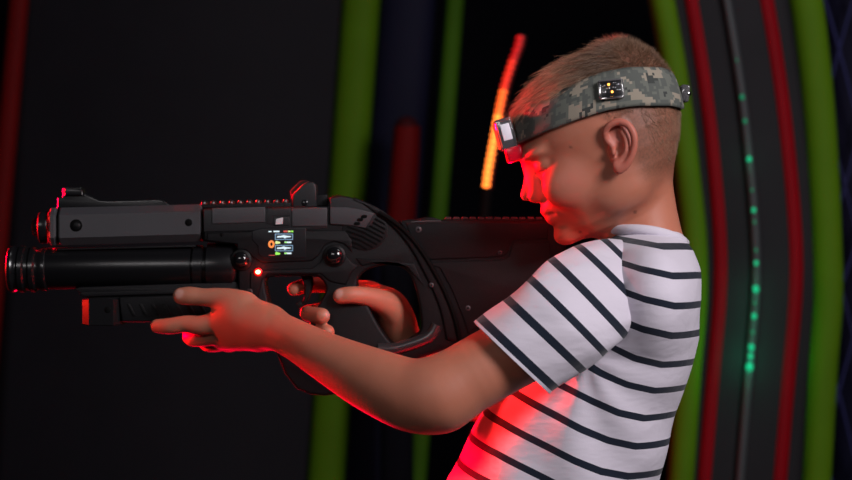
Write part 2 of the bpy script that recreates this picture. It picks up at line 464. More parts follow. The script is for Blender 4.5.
# torso core, hidden by the shirt
def torso_tab():
    return np.array([  # py, front px, back px, half width mm
        [226, 628, 676, 30], [236, 606, 686, 62], [250, 596, 693, 92], [270, 580, 698, 112], [300, 563, 700, 122], [335, 543, 698, 124],
        [363, 523, 691, 123], [400, 492, 681, 121], [430, 474, 670, 120], [480, 447, 658, 119], [550, 428, 648, 121], [620, 418, 642, 124], [700, 418, 636, 126], [720, 418, 636, 126]], float)
TT = torso_tab()
def torso_f(x, y, z, shrink=0.0, fold=False):
    """solid built from the slices above; level with the ground, leaning back"""
    py = 240 - (z - ZC) * 1000
    pc = np.clip(py, TT[0, 0], TT[-1, 0])
    f = (np.interp(pc, TT[:, 0], TT[:, 1]) - 426) / 1000 + shrink; b = (np.interp(pc, TT[:, 0], TT[:, 2]) - 426) / 1000 - shrink
    w = np.interp(pc, TT[:, 0], TT[:, 3]) / 1000 - shrink
    c = (f + b) / 2 + 0 * x; a = np.maximum((b - f) / 2, 0.004); w = np.maximum(w, 0.004)
    X = x - c + 0 * y; Y = y - 0.012
    p = 2.35
    r = (np.abs(X / a) ** p + np.abs((Y + 0 * X) / w) ** p) ** (1 / p) + 1e-6
    d = np.sqrt(X ** 2 + (Y + 0 * X) ** 2) * (1 - 1 / r) * 0.92
    if fold:
        t = (x * 1000 - 0) ; pyb = py + 0 * d
        pxb = 426 + x * 1050 + 0 * d
        # drag folds fanning down and back from the armpit, and soft vertical drape on the back
        ang = np.arctan2(pyb - 350, pxb - 585); rr = np.sqrt((pyb - 350) ** 2 + (pxb - 585) ** 2)
        amp = 0.0017 * np.exp(-((rr - 75) / 60) ** 2)
        d = d + amp * np.sin(ang * 9 + 0.8 + rr * 0.012) * (y < 0)
        d = d + 0.0016 * np.sin(pyb * 0.085 + pxb * 0.045) * np.exp(-((pxb - 690) / 40) ** 2)
        d = d + 0.0016 * np.sin(pxb * 0.075 - pyb * 0.03) * np.clip((pyb - 390) / 60, 0, 1)
    top = (z - (ZC + (240 - TT[0, 0]) / 1000))
    return np.maximum(d, top)
B.add(lambda x, y, z: torso_f(x, y, z, 0.010), (-0.1, -0.14, 0.80), (0.30, 0.16, 1.16), 0.01)
# neck
n0, n1, n2 = P(636, 168, -2), P(642, 212, 0), P(644, 255, 2)
B.add(*chain([n0, n1, n2], [0.034, 0.0345, 0.042], 0.02), 0.012)
# head
B.add(head_f, H(0, 0, 15) - 0.14, H(0, 0, 15) + 0.14, 0.016)
def E(u, w, v, r, k, cut=False):
    f, lo, hi = ellip(H(u, w, v), np.array(r) / 1000, HR)
    (B.cut if cut else B.add)(f, lo, hi, k)
for s in (-1, 1):
    E(77, s * 22, 26, (16.5, 24, 7.5), 0.009)          # brow
    E(104, s * 32, 10, (15, 14, 12), 0.009, True)      # eye socket
    E(64, s * 41, -14, (24, 17, 20), 0.018)            # cheek
    E(74.5, s * 30, 11.5, (11.5, 13.0, 9.5), 0.005)  # lids over the eye
    E(14, s * 46, -42, (22, 12, 14), 0.02)             # angle of the jaw
E(72, 0, 20, (20, 14, 12), 0.01)
E(76, 0, -31, (17, 25, 17), 0.012)                    # muzzle
E(78, 0, -60, (15, 17, 11), 0.012)                    # chin
B.add(*chain([H(85, 0, 14), H(93, 0, 2), H(102, 0, -8.5)], [0.0070, 0.0068, 0.0060], 0.006), 0.010)
for s in (-1, 1): B.add(*chain([H(84, s * 6, 8), H(89, s * 8, -4), H(92, s * 9, -13)], [0.006, 0.007, 0.006]), 0.008)
for s in (-1, 1):
    E(95, s * 8.5, -13, (6.5, 5.0, 5.2), 0.004)
    E(99, s * 5.6, -18.5, (4.0, 2.4, 3.0), 0.0015, True)
E(89.8, 0, -30.5, (5.4, 17, 4.4), 0.005)
E(87.8, 0, -40.0, (5.2, 15, 4.6), 0.005)
B.cut(*chain([H(84, -21, -36), H(98, -10, -35.3), H(99.5, 0, -35.6), H(98, 10, -35.3), H(84, 21, -36)], [0.001] * 5), 0.003)
# ears (both sides the same; drawn on the left one)
def ear(side):
    def Q(px, py, out): 
        px = 619 + (px - 619) * 0.93; py = 147 + (py - 146) * 0.95; p = P(px, py, -75)
        if side > 0: p = p * np.array([1, 0, 1]) + np.array([0, 2 * HYC / 1000 - (-0.076), 0]); p[1] += out / 1000
        else: p[1] -= out / 1000
        return p
    def yr(c, r): return ellip(c, np.array(r) / 1000)
    B.add(*yr(Q(621, 144, -2), (13, 4.0, 24)), 0.004)
    B.cut(*yr(Q(617.5, 149, 6), (6.5, 7.5, 8.5)), 0.003)
    B.cut(*yr(Q(616.5, 134, 6), (5.0, 6.0, 6.5)), 0.003)
    hx = [(613, 146, 0), (606, 139, 0), (604, 130, 2), (609, 123, 5), (618, 120, 7), (627, 123, 9), (633.5, 133, 10), (634.5, 145, 9), (631, 157, 7), (625, 166, 4), (619, 170, 2)]
    B.add(*chain([Q(*h) for h in hx], [.0026, .0030, .0032, .0034, .0036, .0036, .0036, .0034, .0034, .0042, .0045], 0.002), 0.002)
    B.add(*chain([Q(621, 129, 4), Q(625.5, 138, 5), (Q(626, 150, 5)), Q(621, 159, 3)], [.0022, .0026, .0026, .0026], 0.002), 0.0025)
    B.add(*yr(Q(618, 165.5, 2), (6.2, 3.6, 6.8)), 0.003)
    B.add(*yr(Q(612.5, 151.5, 3), (2.8, 3.4, 4.2)), 0.003)
ear(-1); ear(1)
# left arm (nearer the camera)
def arm(pts, rad, k=0.02): B.add(*chain(pts, [r / 1000 for r in rad], k), 0.012)
def PP(l): return [P(*q) for q in l]
arm(PP([(634, 310, -62), (570, 325, -108), (505, 357, -136), (440, 394, -146)]), [28, 33, 33.5, 33.5])
arm(PP([(440, 395, -146), (414, 396, -138), (370, 379, -112), (326, 357, -78), (292, 338, -42), (268, 327, -16)]), [33, 34, 30, 23.5, 19.5, 19.5])
# left hand under the fore-end
def hand(l, k=0.006, kk=0.004):
    pts = [P(*q[:3]) for q in l]; B.add(*chain(pts, [q[3] / 1000 for q in l], kk), k)
hand([(268, 327, -14, 19.5), (246, 322, 0, 20), (226, 321, 10, 17)], 0.012, 0.01)
hand([(262, 326, -6, 19), (240, 310, 0, 17), (228, 303, 6, 13)], 0.012, 0.01)
hand([(258, 332, 0, 18), (238, 334, 14, 17), (224, 336, 30, 14)], 0.012, 0.01)
hand([(244, 306, 0, 15), (222, 299, 6, 11.0), (203, 297, 10, 8.8), (190, 296, 13, 9.3), (181, 296, 15, 8.4)], 0.004)     # thumb
hand([(226, 320, 10, 13), (203, 325, 13, 10.0), (186, 324, 18, 8.6), (170, 326, 22, 8.2), (157, 326, 29, 7.0)], 0.003)         # index
hand([(226, 330, 20, 12.5), (206, 337, 28, 9.5), (193, 338, 42, 8.6), (190, 336, 60, 7.8)], 0.003)        # middle
hand([(232, 337, 30, 12), (216, 343, 42, 9.2), (206, 342, 66, 8.2), (206, 330, 84, 7.4)], 0.003)          # ring
hand([(240, 338, 38, 11), (230, 344, 56, 8.4), (224, 342, 76, 7.4), (224, 328, 90, 6.8)], 0.003)          # little
# right arm (beyond the gun)
arm(PP([(618, 296, 118), (560, 340, 160), (500, 385, 190), (478, 392, 192)]), [44, 38, 32, 30])
arm(PP([(480, 392, 190), (462, 386, 178), (432, 370, 135), (407, 348, 98)]), [30, 28, 22, 17.5])
hand([(407, 348, 98, 17), (397, 322, 84, 15), (388, 306, 82, 14)], 0.012, 0.01)
hand([(406, 345, 98, 17), (392, 322, 96, 15), (372, 308, 100, 12)], 0.01, 0.01)
hand([(400, 322, 84, 16), (392, 304, 84, 14), (368, 290, 92, 10)], 0.01, 0.01)
hand([(398, 318, 78, 15), (386, 304, 60, 13), (368, 297, 44, 10), (352, 295, 34, 8.8), (341, 296, 33, 8.2)], 0.004)  # thumb
hand([(372, 291, 92, 9.5), (340, 286, 94, 8.5), (312, 285, 88, 7.8), (294, 289, 66, 7.2)], 0.003)         # index to the trigger
hand([(372, 303, 98, 9.5), (340, 308, 96, 8.6), (312, 312, 86, 8.2), (309, 314, 54, 8.2), (322, 316, 31, 8.2)], 0.003)   # middle
hand([(376, 313, 98, 9.5), (342, 325, 94, 8.6), (315, 330, 84, 8.0), (314, 331, 54, 7.8), (327, 332, 31, 7.8)], 0.003)   # ring
hand([(380, 322, 96, 9), (344, 342, 92, 8), (320, 347, 82, 7.4), (318, 348, 58, 7.2), (330, 348, 40, 6.8)], 0.003)      # little
V, F = B.mesh('body')
me = mesh_np('person', V, F)
u, w, v = head_uvw(V)
pxV = 426 + V[:, 0] * FPX / (2 + V[:, 1]); pyV = 240 - (V[:, 2] - ZC) * FPX / (2 + V[:, 1])
inhead = (u > -100) & (u < 125) & (np.abs(w) < 90) & (v > -90)
def sst(a, b, x): t = np.clip((x - a) / (b - a), 0, 1); return t * t * (3 - 2 * t)
# where the clipped hair grows: behind and above the ear, sideburn, nape
side = sst(4, -14, u - np.clip((v - 30) * 1.2, 0, 70)) * sst(-56, -30, v - np.clip(-u - 30, 0, 60) * -0.55 + 0)
upper = sst(24, 44, v - np.clip(u, 0, 90) * 0.32)
fuzz = np.clip(np.maximum(side, upper), 0, 1) * inhead
earm = (np.abs(w) > 66) & (pxV > 600) & (pxV < 638) & (pyV > 116) & (pyV < 176) & inhead
yfar = np.abs(V[:, 1] - HYC / 1000)
earm &= yfar > 0.0705
fuzz[earm] = 0
attr(me, 'fuzz', fuzz * 0.85)
lip = np.exp(-((v + 30.5) / 4.2) ** 2) + np.exp(-((v + 40.5) / 4.6) ** 2)
attr(me, 'lip', np.clip(lip * sst(86, 91, u) * sst(20, 15, np.abs(w)), 0, 1) * inhead)
attr(me, 'flush', np.clip(earm * 0.8 + 0.5 * np.exp(-((u - 62) / 22) ** 2 - ((v + 12) / 18) ** 2) * inhead, 0, 1))
def blob(px, py, Y, r): c = P(px, py, Y); return sst(r, r * 0.6, np.linalg.norm(V - c, axis=1) * 1000)
nail = np.maximum(blob(178, 293, 6, 7.0), blob(338, 293, 26, 6.5)); nail = np.maximum(nail, np.maximum(blob(326, 315, 28, 5), 0))
attr(me, 'nail', nail)
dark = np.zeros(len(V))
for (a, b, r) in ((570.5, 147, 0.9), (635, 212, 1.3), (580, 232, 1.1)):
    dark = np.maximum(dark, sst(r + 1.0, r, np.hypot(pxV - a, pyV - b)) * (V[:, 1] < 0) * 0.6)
lash = np.exp(-((v - 8.0 - (u - 84) * 0.12) / 1.2) ** 2) * sst(72, 76, u) * (np.abs(np.abs(w) - 30) < 15)
brow = np.exp(-((v - 28 - 3 * np.exp(-((np.abs(w) - 26) / 12) ** 2)) / 3.0) ** 2) * (np.abs(np.abs(w) - 28) < 16) * (u > 60) * 0.18
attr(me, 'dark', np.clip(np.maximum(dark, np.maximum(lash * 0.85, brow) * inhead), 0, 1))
person = link('person', me, M_skin)
tag(person, 'boy with clipped sandy hair aiming a black toy blaster, in striped t-shirt', 'person')

# ------------------------------------------------------------------ shirt
S = Field((-0.10, -0.19, 0.655), (0.31, 0.20, 1.18), 0.0030)
S.add(lambda x, y, z: torso_f(x, y, z, 0.0, True), (-0.06, -0.15, 0.665), (0.30, 0.18, 1.17), 0.01)
S.add(*ellip(P(650, 302, -78), (0.038, 0.062, 0.056)), 0.026)
S.add(*chain([P(640, 288, 70), P(612, 300, 128)], [0.056, 0.050]), 0.03)
S.a[:, :, 0:3] = 0.01
Vs, Fs = S.mesh('shirt')
def stripe_phase(Vs):
    px = 426 + Vs[:, 0] * 1050; py = 240 - (Vs[:, 2] - ZC) * 1050
    bx = np.interp(py, TT[:, 0], TT[:, 2])
    g = np.interp(px - bx, [-230, -167, -115, -90, -60, -30, 0, 20], [-73, -51, -29, -18, -6.5, 0.3, 0.5, 2])
    g = g - 4 * np.exp(-((px - 585) / 28) ** 2) * np.exp(-((py - 352) / 14) ** 2)
    yb = np.array([188, 217, 246, 275, 304.5, 334, 364, 390, 418, 446, 477, 506, 535, 564, 593, 622, 651, 680, 709, 738])
    return np.interp(py - g, yb, np.arange(len(yb)) - 3.0)
mes = mesh_np('shirt', Vs, Fs)
attr(mes, 'stripe', stripe_phase(Vs)); attr(mes, 'width', np.full(len(Vs), 0.118))
shirt = link('shirt', mes, M_shirt, person)

def sleeve(rings, par):
    """rings: top px,py, bottom px,py, centre Y, half depth, stripe phase"""
    n = 72; Vl = []; ph = []
    ev = []
    R = np.array(rings, float); m = 8; T = np.linspace(0, len(R) - 1, (len(R) - 1) * m + 1)
    Rs = np.array(smoothpts(list(R), m, False))
    for row in Rs:
        tx, ty, bx, by, yc, dd, p_ = row
        t = P(tx, ty, yc); b = P(bx, by, yc); c = (t + b) / 2; h = (t - b) / 2
        for k in range(n):
            a = 2 * math.pi * k / n
            fold = 1 + 0.012 * math.sin(a * 5 + p_ * 2.0) + 0.008 * math.sin(a * 9 - p_ * 3)
            Vl.append(c + h * math.cos(a) * fold + np.array([0, -dd / 1000, 0]) * math.sin(a) * fold)
            ph.append(p_)
    Fl = []
    for i in range(len(Rs) - 1):
        for k in range(n): Fl.append((i * n + k, i * n + (k + 1) % n, (i + 1) * n + (k + 1) % n, (i + 1) * n + k))
    me = mesh_np('sleeve', Vl, Fl); attr(me, 'stripe', ph); attr(me, 'width', np.full(len(Vl), 0.135))
    bm = bmesh.new(); bm.from_mesh(me); bmesh.ops.recalc_face_normals(bm, faces=bm.faces); bm.to_mesh(me); bm.free()
    o = link('sleeve', me, M_shirt, par)
    sm = o.modifiers.new('s', 'SOLIDIFY'); sm.thickness = 0.0022; sm.offset = -1
    return o
sleeve([(474, 322, 550, 394, -141, 44, 0.76), (480, 317.5, 556, 389, -140, 44, 1.0), (506, 298, 583, 371, -136, 45, 2.0), (529, 278, 605, 354, -130, 46, 3.0),
        (551, 259, 626, 337, -108, 44, 4.0), (577, 245, 652, 320, -80, 42, 5.0), (603, 239, 664, 304, -56, 37, 6.0), (622, 240, 668, 294, -40, 32, 6.6)], shirt)
sleeve([(520, 322, 560, 400, 168, 40, 0.76), (526, 317, 566, 396, 165, 40, 1.0), (548, 300, 590, 378, 152, 42, 2.0), (568, 284, 612, 362, 140, 44, 3.0),
        (590, 268, 632, 345, 125, 46, 4.0), (612, 254, 650, 328, 105, 44, 5.0), (632, 254, 662, 310, 85, 40, 6.0)], shirt)
# collar: a rolled rib round the neck
cp = []
for k in range(40):
    a = 2 * math.pi * k / 40
    c = P(646, 234, 0)
    cp.append(c + np.array([0.038 * math.cos(a), 0.046 * math.sin(a), -0.006 * math.cos(a) + 0.003 * math.cos(2 * a) * -1 + 0.000]))
cp.append(cp[0])
col_o = tube('collar', cp, 0.0050, M_shirt, shirt, n=12, flat=1.0, cap=False)
attr(col_o.data, 'stripe', np.full(len(col_o.data.vertices), 0.5)); attr(col_o.data, 'width', np.full(len(col_o.data.vertices), 0.1))

# ------------------------------------------------------------------ trousers and shoes (below the frame, so that the boy stands on the floor)
M_trous = pmat('dark_denim', (0.015, 0.018, 0.03), 0.85, spec=0.2, bump=0.3, bscale=900)
M_shoe = pmat('black_canvas', (0.012, 0.012, 0.012), 0.7); M_sole = pmat('rubber_sole', (0.35, 0.34, 0.33), 0.6)
T = Field((-0.22, -0.20, 0.03), (0.36, 0.22, 0.76), 0.007)
T.add(*ellip((0.10, 0.012, 0.66), (0.090, 0.112, 0.085)), 0.03)
legs = [((0.09, -0.055, 0.62), (0.00, -0.075, 0.36), (-0.03, -0.085, 0.08)), ((0.10, 0.075, 0.62), (0.13, 0.095, 0.36), (0.20, 0.11, 0.08))]
for l in legs: T.add(*chain(l, [0.078, 0.058, 0.046], 0.03), 0.03)
T.a[:, :, 0:3] = 0.01
Vt, Ft = T.mesh('trousers'); link('trousers', mesh_np('trousers', Vt, Ft), M_trous, person)
for l in legs:
    ank = np.array(l[2])
    K = Field(ank - np.array([0.19, 0.06, 0.085]), ank + np.array([0.09, 0.06, 0.06]), 0.004)
    K.add(*chain([ank + (0.02, 0, -0.045), ank + (-0.06, 0, -0.045), ank + (-0.115, 0, -0.052)], [0.034, 0.032, 0.028], 0.02), 0.01)
    K.add(*cone(ank + (0.012, 0, -0.03), ank + (0.0, 0, 0.02), 0.038, 0.036), 0.02)
    K.a[:, :, :3] = 0.01
    Vk, Fk = K.mesh('shoe'); Vk[:, 2] = np.maximum(Vk[:, 2], 0.014)
    sh = link('shoe', mesh_np('shoe', Vk, Fk), M_shoe, person)
    so = [(ank[0] + 0.052 - 0.2 * t, ank[1] + 0) for t in np.linspace(0, 1, 9)]
    bm = bmesh.new(); ring = []
    for k in range(36):
        a = 2 * math.pi * k / 36; ring.append((ank[0] - 0.045 + 0.102 * math.cos(a), ank[1] + 0.036 * math.sin(a) * (1 - 0.12 * math.cos(a))))
    lo_ = [bm.verts.new((x, y, 0.0)) for x, y in ring]; hi_ = [bm.verts.new((x, y, 0.022)) for x, y in ring]
    bm.faces.new(lo_[::-1]); bm.faces.new(hi_)
    for k in range(36): bm.faces.new((lo_[k], lo_[(k + 1) % 36], hi_[(k + 1) % 36], hi_[k]))
    mk = bpy.data.meshes.new('sole'); bm.to_mesh(mk); bm.free()
    autosmooth(link('sole', mk, M_sole, sh), 40)

# ------------------------------------------------------------------ hair
def head_surface(u_, w_, v_, grow=0.0):
    """from points on an inner axis outward to the scalp"""
    pass
def raycast_head(dirs, org, grow=0.0):
    t0 = np.full(len(dirs), 0.0); t1 = np.full(len(dirs), 0.14)
    for _ in range(22):
        tm = (t0 + t1) / 2; p = org + dirs * tm[:, None]
        d = head_f(p[:, 0], p[:, 1], p[:, 2]) - grow
        ins = d < 0; t0 = np.where(ins, tm, t0); t1 = np.where(ins, t1, tm)
    return org + dirs * ((t0 + t1) / 2)[:, None]
def head_normal(p):
    e = 0.0015; g = np.zeros_like(p)
    for k in range(3):
        q = p.copy(); q[:, k] += e; r = p.copy(); r[:, k] -= e
        g[:, k] = head_f(q[:, 0], q[:, 1], q[:, 2]) - head_f(r[:, 0], r[:, 1], r[:, 2])
    return g / np.maximum(np.linalg.norm(g, axis=1)[:, None], 1e-9)
def strands(name, roots, nrm, comb, length, rad, shade, segs=4, rise=0.5, droop=0.6, jit=0.18):
    n = len(roots); pts = [roots]
    d = nrm * rise + comb
    d = d + rng.normal(0, jit, d.shape); d /= np.linalg.norm(d, axis=1)[:, None]
    p = roots - nrm * 0.0006; P_ = [p]
    for s_ in range(segs):
        p = p + d * (length / segs)[:, None]; P_.append(p)
        d = d - nrm * droop / segs; d /= np.linalg.norm(d, axis=1)[:, None]
    Vv = np.zeros((n, segs + 1, 3, 3)); t = np.cross(d, nrm) + 1e-6; t /= np.linalg.norm(t, axis=1)[:, None]; b = np.cross(d, t)
    for s_ in range(segs + 1):
        r = rad * (1 - 0.85 * s_ / segs)
        for k in range(3):
            a = 2 * math.pi * k / 3
            Vv[:, s_, k] = P_[s_] + r * (t * math.cos(a) + b * math.sin(a))
    Vv = Vv.reshape(-1, 3); base = (np.arange(n) * (segs + 1) * 3)[:, None]
    Fq = []
    for s_ in range(segs):
        for k in range(3):
            k2 = (k + 1) % 3
            Fq.append(base + np.array([[s_ * 3 + k, s_ * 3 + k2, (s_ + 1) * 3 + k2, (s_ + 1) * 3 + k]]))
    Fq = np.concatenate(Fq)
    me = mesh_np(name, Vv, Fq); attr(me, 'shade', np.repeat(shade, (segs + 1) * 3))
    return link(name, me, M_hair, person)
def sample(n, test):
    out = []
    while sum(map(len, out)) < n:
        d = rng.normal(0, 1, (n, 3)); d /= np.linalg.norm(d, axis=1)[:, None]
        org = H(0, 0, 25); p = raycast_head(d, org)
        U, Wd, Vv = head_uvw(p); out.append(p[test(U, Wd, Vv)])
    return np.concatenate(out)[:n]
# longer hair on the crown, combed forward
rt = sample(16000, lambda U, W_, V_: (V_ > 44 + 26 * sst(-75, -15, U)) & (U < 88))
nn = head_normal(rt); U, Wd, Vv = head_uvw(rt)
comb = np.tile(HU * 0.95, (len(rt), 1)); comb = comb - nn * np.sum(comb * nn, 1)[:, None]
comb += np.array([0, 1.0, 0]) * (Wd / 70 * 0.25)[:, None]
crown = sst(-45, -5, U)
ln = 0.008 + 0.018 * sst(-60, 30, U) * sst(45, 70, Vv); ln *= rng.uniform(0.6, 1.15, len(ln))
streak = 0.5 + 0.5 * np.sin(Wd * 0.35 + np.sin(U * 0.05) * 2 + rng.normal(0, 0.6, len(U)))
sh = np.clip(rng.uniform(0.0, 0.85, len(U)) * (0.4 + 0.9 * sst(-10, 60, U)) + 0.28 * streak * sst(-20, 60, U), 0, 1)
strands('hair', rt, nn, comb * (0.25 + 0.9 * crown)[:, None], ln, 0.00026, sh, segs=5, rise=0.42, droop=0.75)
# clipped sides and nape, under the headband
rs = sample(11000, lambda U, W_, V_: (V_ < 52) & (V_ > -40) & (U - np.clip((V_ - 30) * 1.2, 0, 70) < -8 + 14 * (V_ > 20)) & (rng.uniform(0, 1, len(U)) < np.clip((V_ + 45 - np.clip(U + 40, 0, 60) * 0.7) / 55, 0, 1)) &
            ~((U > -26) & (U < 20) & (V_ < 28)))
nn = head_normal(rs)
comb = np.tile(-HV * 0.9, (len(rs), 1)); comb = comb - nn * np.sum(comb * nn, 1)[:, None]
strands('clipped_hair', rs, nn, comb, rng.uniform(0.0025, 0.0045, len(rs)), 0.00018, rng.uniform(0.0, 0.5, len(rs)), segs=2, rise=0.55, droop=0.2)

# eyes
M_eye = pmat('eye', (0.55, 0.5, 0.48), 0.1)
for s in (-1, 1): ball('eye', H(74.4, s * 30, 9.5), 0.0108, M_eye, person)

# ------------------------------------------------------------------ headband
hb_base = P(600, 106, 0)
band = thing('headband', 'camouflage elastic sensor headband round the head of the boy', 'headband', tuple(hb_base))
cpx = np.array([504, 512, 545, 577, 605, 631, 664, 682.0, 690]); cpy = np.array([134, 130, 114, 101, 91.5, 87, 87, 93, 95.5]); 
def band_center(px): return np.interp(px, cpx, cpy)
nA = 180; nH = 14
org0 = H(0, 0, 45)
Vb = []; UVb = []
ang = np.linspace(0, 2 * math.pi, nA + 1)
arc = 0; prev = None
rows = []
for a in ang:
    d = np.array([math.cos(a), math.sin(a), 0.0])
    # first pass for the px position on the scalp at this bearing
    z = ZC + (240 - 100) / 1000
    c = np.array([0.17, HYC / 1000, z]); 
    for _ in range(4):
        q = raycast_head(d[None], np.array([0.17, HYC / 1000, z]))[0]
        s_ = (2 + q[1]) / FPX; px = 426 + q[0] / ((2.0 - abs(q[1])) / FPX)
        z = ZC + (240 - band_center(px)) * (2.0 - abs(q[1])) / FPX
        if q[1] > 0: z -= 0.004 * min(1, q[1] / 0.05)
    rows.append((d, z, px, q))
for i, (d, z, px, q) in enumerate(rows):
    if prev is not None: arc += np.linalg.norm(q - prev)
    prev = q
    hh = 0.0185
    tilt = 0.0
    for j in range(nH + 1):
        t = j / nH * 2 - 1
        org = np.array([0.17, HYC / 1000, z + t * hh])
        thick = 0.0028 + (0.0006 if abs(t) < 0.93 else 0)
        p = raycast_head(d[None], org, thick)[0]
        # elastic pulls straight across its width
        Vb.append(p); UVb.append((arc, t * hh))
Vb = np.array(Vb).reshape(nA + 1, nH + 1, 3)
# smooth round and across
for _ in range(3):
    Vc = Vb.copy(); Vc[1:-1] = (Vb[:-2] + 2 * Vb[1:-1] + Vb[2:]) / 4; Vc[0] = Vc[-1] = (Vb[-2] + 2 * Vb[0] + Vb[1]) / 4; Vb = Vc
Fb = []
for i in range(nA):
    for j in range(nH): Fb.append((i * (nH + 1) + j, i * (nH + 1) + j + 1, (i + 1) * (nH + 1) + j + 1, (i + 1) * (nH + 1) + j))
meb = mesh_np('strap', Vb.reshape(-1, 3), np.array(Fb)[:, ::-1])
uvl = meb.uv_layers.new(name='UVMap'); li = np.zeros(len(meb.loops), np.int32); meb.loops.foreach_get('vertex_index', li)
uvl.data.foreach_set('uv', np.array(UVb, np.float32)[li].ravel())
strap = link('strap', meb, M_camo, band)
sm = strap.modifiers.new('s', 'SOLIDIFY'); sm.thickness = 0.0024; sm.offset = 0.6

def obox(name, c, ax, half, mat, parent, bev=0.001, seg=2):
    """bevelled box with given axes"""
    bm = bmesh.new(); bmesh.ops.create_cube(bm, size=2)
    for v_ in bm.verts: v_.co = Vector((v_.co.x * half[0], v_.co.y * half[1], v_.co.z * half[2]))
    if bev: bmesh.ops.bevel(bm, geom=list(bm.edges), offset=bev, segments=seg, affect='EDGES', profile=0.5)
    M = Matrix((( *[ax[k][0] for k in range(3)], c[0]), (*[ax[k][1] for k in range(3)], c[1]), (*[ax[k][2] for k in range(3)], c[2]), (0, 0, 0, 1)))
    bm.transform(M); bmesh.ops.recalc_face_normals(bm, faces=bm.faces)
    me = bpy.data.meshes.new(name); bm.to_mesh(me); bm.free()
    return autosmooth(link(name, me, mat, parent), 50)
M_clear = pmat('clear_housing', (0.8, 0.78, 0.82), 0.08, trans=0.9, spec=0.6)
M_pcb = pmat('circuit_black', (0.01, 0.01, 0.012), 0.25)
M_chrome = pmat('chrome_frame', (0.75, 0.74, 0.76), 0.18, metal=1.0)
M_whiteled = pmat('white_diffuser', (0.8, 0.78, 0.85), 0.4, emit=(0.8, 0.75, 0.9), estr=0.12)
M_redlens = pmat('red_lens', (0.55, 0.005, 0.02), 0.25, emit=(1, 0.0, 0.03), estr=0.10)
M_amber = emis('amber_led', (1.0, 0.35, 0.05), 6)
M_lit = pmat('lit_red_edge', (0.4, 0.02, 0.02), 0.3, emit=(1.0, 0.06, 0.02), estr=0.9)
# front sensor
def unit(a): a = np.array(a, float); return a / np.linalg.norm(a)
cF = P(505.5, 134.5, -14)
t_ = unit((0.27, 0, -1)); nF = unit(np.cross(np.array([0, 1, 0]), t_)); nF = nF if nF[0] < 0 else -nF
axF = [nF, np.array([0, 1.0, 0]), t_]
fs = obox('front_sensor', cF, axF, (0.0085, 0.018, 0.0155), M_clear, band, 0.002)
obox('circuit_board', cF + t_ * 0.001, axF, (0.0068, 0.0165, 0.0135), M_pcb, fs, 0.0006)
obox('white_diffuser', cF - axF[1] * 0.0178 - t_ * 0.0015 - nF * 0.0005, axF, (0.0046, 0.0014, 0.0082), M_whiteled, fs, 0.0006)
obox('red_lens', cF + t_ * 0.021 - nF * 0.003, axF, (0.0082, 0.016, 0.0075), M_redlens, fs, 0.002)
obox('glowing_edge', cF + nF * 0.0088 , axF, (0.0008, 0.0150, 0.0125), M_lit, fs, 0.0004)
d = bpy.data.lights.new('sensor_glow', 'POINT'); d.energy = 0.05; d.color = (1, 0.0, 0.02); d.shadow_soft_size = 0.004
gl = bpy.data.objects.new('sensor_glow', d); COL.objects.link(gl); gl.location = cF + t_ * 0.032 + nF * 0.004 
# side sensor
def surf_at(px, py, out=0.004):
    """point on the strap seen at px,py on the near side"""
    y0, y1 = -0.12, 0.0
    for _ in range(30):
        ym = (y0 + y1) / 2; p = P(px, py, ym * 1000)
        if head_f(p[0], p[1], p[2]) - out < 0: y1 = ym
        else: y0 = ym
    return P(px, py, ym * 1000)
cS = surf_at(611, 89.5, 0.0055); nS = head_normal(cS[None])[0]
xS = unit(np.array([1, 0, 0.09]) - nS * np.dot((1, 0, 0.09), nS)); zS = np.cross(xS, nS); zS = -zS if zS[2] < 0 else zS
axS = [xS, nS, zS]
ss = obox('side_sensor', cS, axS, (0.0125, 0.004, 0.0095), M_clear, band, 0.002)
obox('circuit_board', cS + nS * 0.0032, axS, (0.0104, 0.0012, 0.0078), M_pcb, ss, 0.0004)
obox('chrome_edge', cS + nS * 0.0035 - zS * 0.0088, axS, (0.0105, 0.0012, 0.0011), M_chrome, ss, 0.0004)
obox('chrome_edge', cS + nS * 0.0035 - xS * 0.0112, axS, (0.0009, 0.0012, 0.0075), M_chrome, ss, 0.0004)
for (dx, dz) in ((-0.0020, 0.0040), (0.0006, -0.0034)):
    ball('amber_light', cS + nS * 0.0047 + xS * dx + zS * dz, 0.0011, M_amber, ss, seg=12)
for (dx, dz) in ((-0.0075, 0.003), (-0.007, -0.003), (0.0065, 0.0035), (0.007, -0.002), (-0.003, 0.0002), (0.003, 0.001), (0.004, 0.0055)):
    obox('chip', cS + nS * 0.0046 + xS * dx + zS * dz, axS, (0.0013, 0.0005, 0.0009), M_chrome, ss, 0.0002)
# rear sensor
cR = P(683.5, 94, -12)
axR = [unit((1, -0.1, -0.1)), np.array([0, 1.0, 0]), unit((0.1, 0, 1))]
rs_ = obox('rear_sensor', cR, axR, (0.0045, 0.013, 0.0085), M_clear, band, 0.002)
obox('circuit_board', cR - axR[0] * 0.0005, axR, (0.0026, 0.0115, 0.0070), M_pcb, rs_, 0.0006)
ball('lens', cR + axR[0] * 0.003 - axR[1] * 0.010, 0.0032, M_chrome, rs_, seg=14)

# ------------------------------------------------------------------ the blaster
YG = 60                          # its middle plane, mm
gun = thing('toy_blaster', 'black laser tag blaster with small lit screen held by the boy', 'toy gun', tuple(P(330, 395, YG)))
def G(name, pts, half, bevel, mat, parent=gun, holes=(), sm=0, yc=YG, res=2):
    ol = [smoothpts(pts, sm) if sm else pts] + [smoothpts(h, 5) for h in holes]
    return plate(name, ol, yc - half, yc + half, bevel, mat, parent, res)
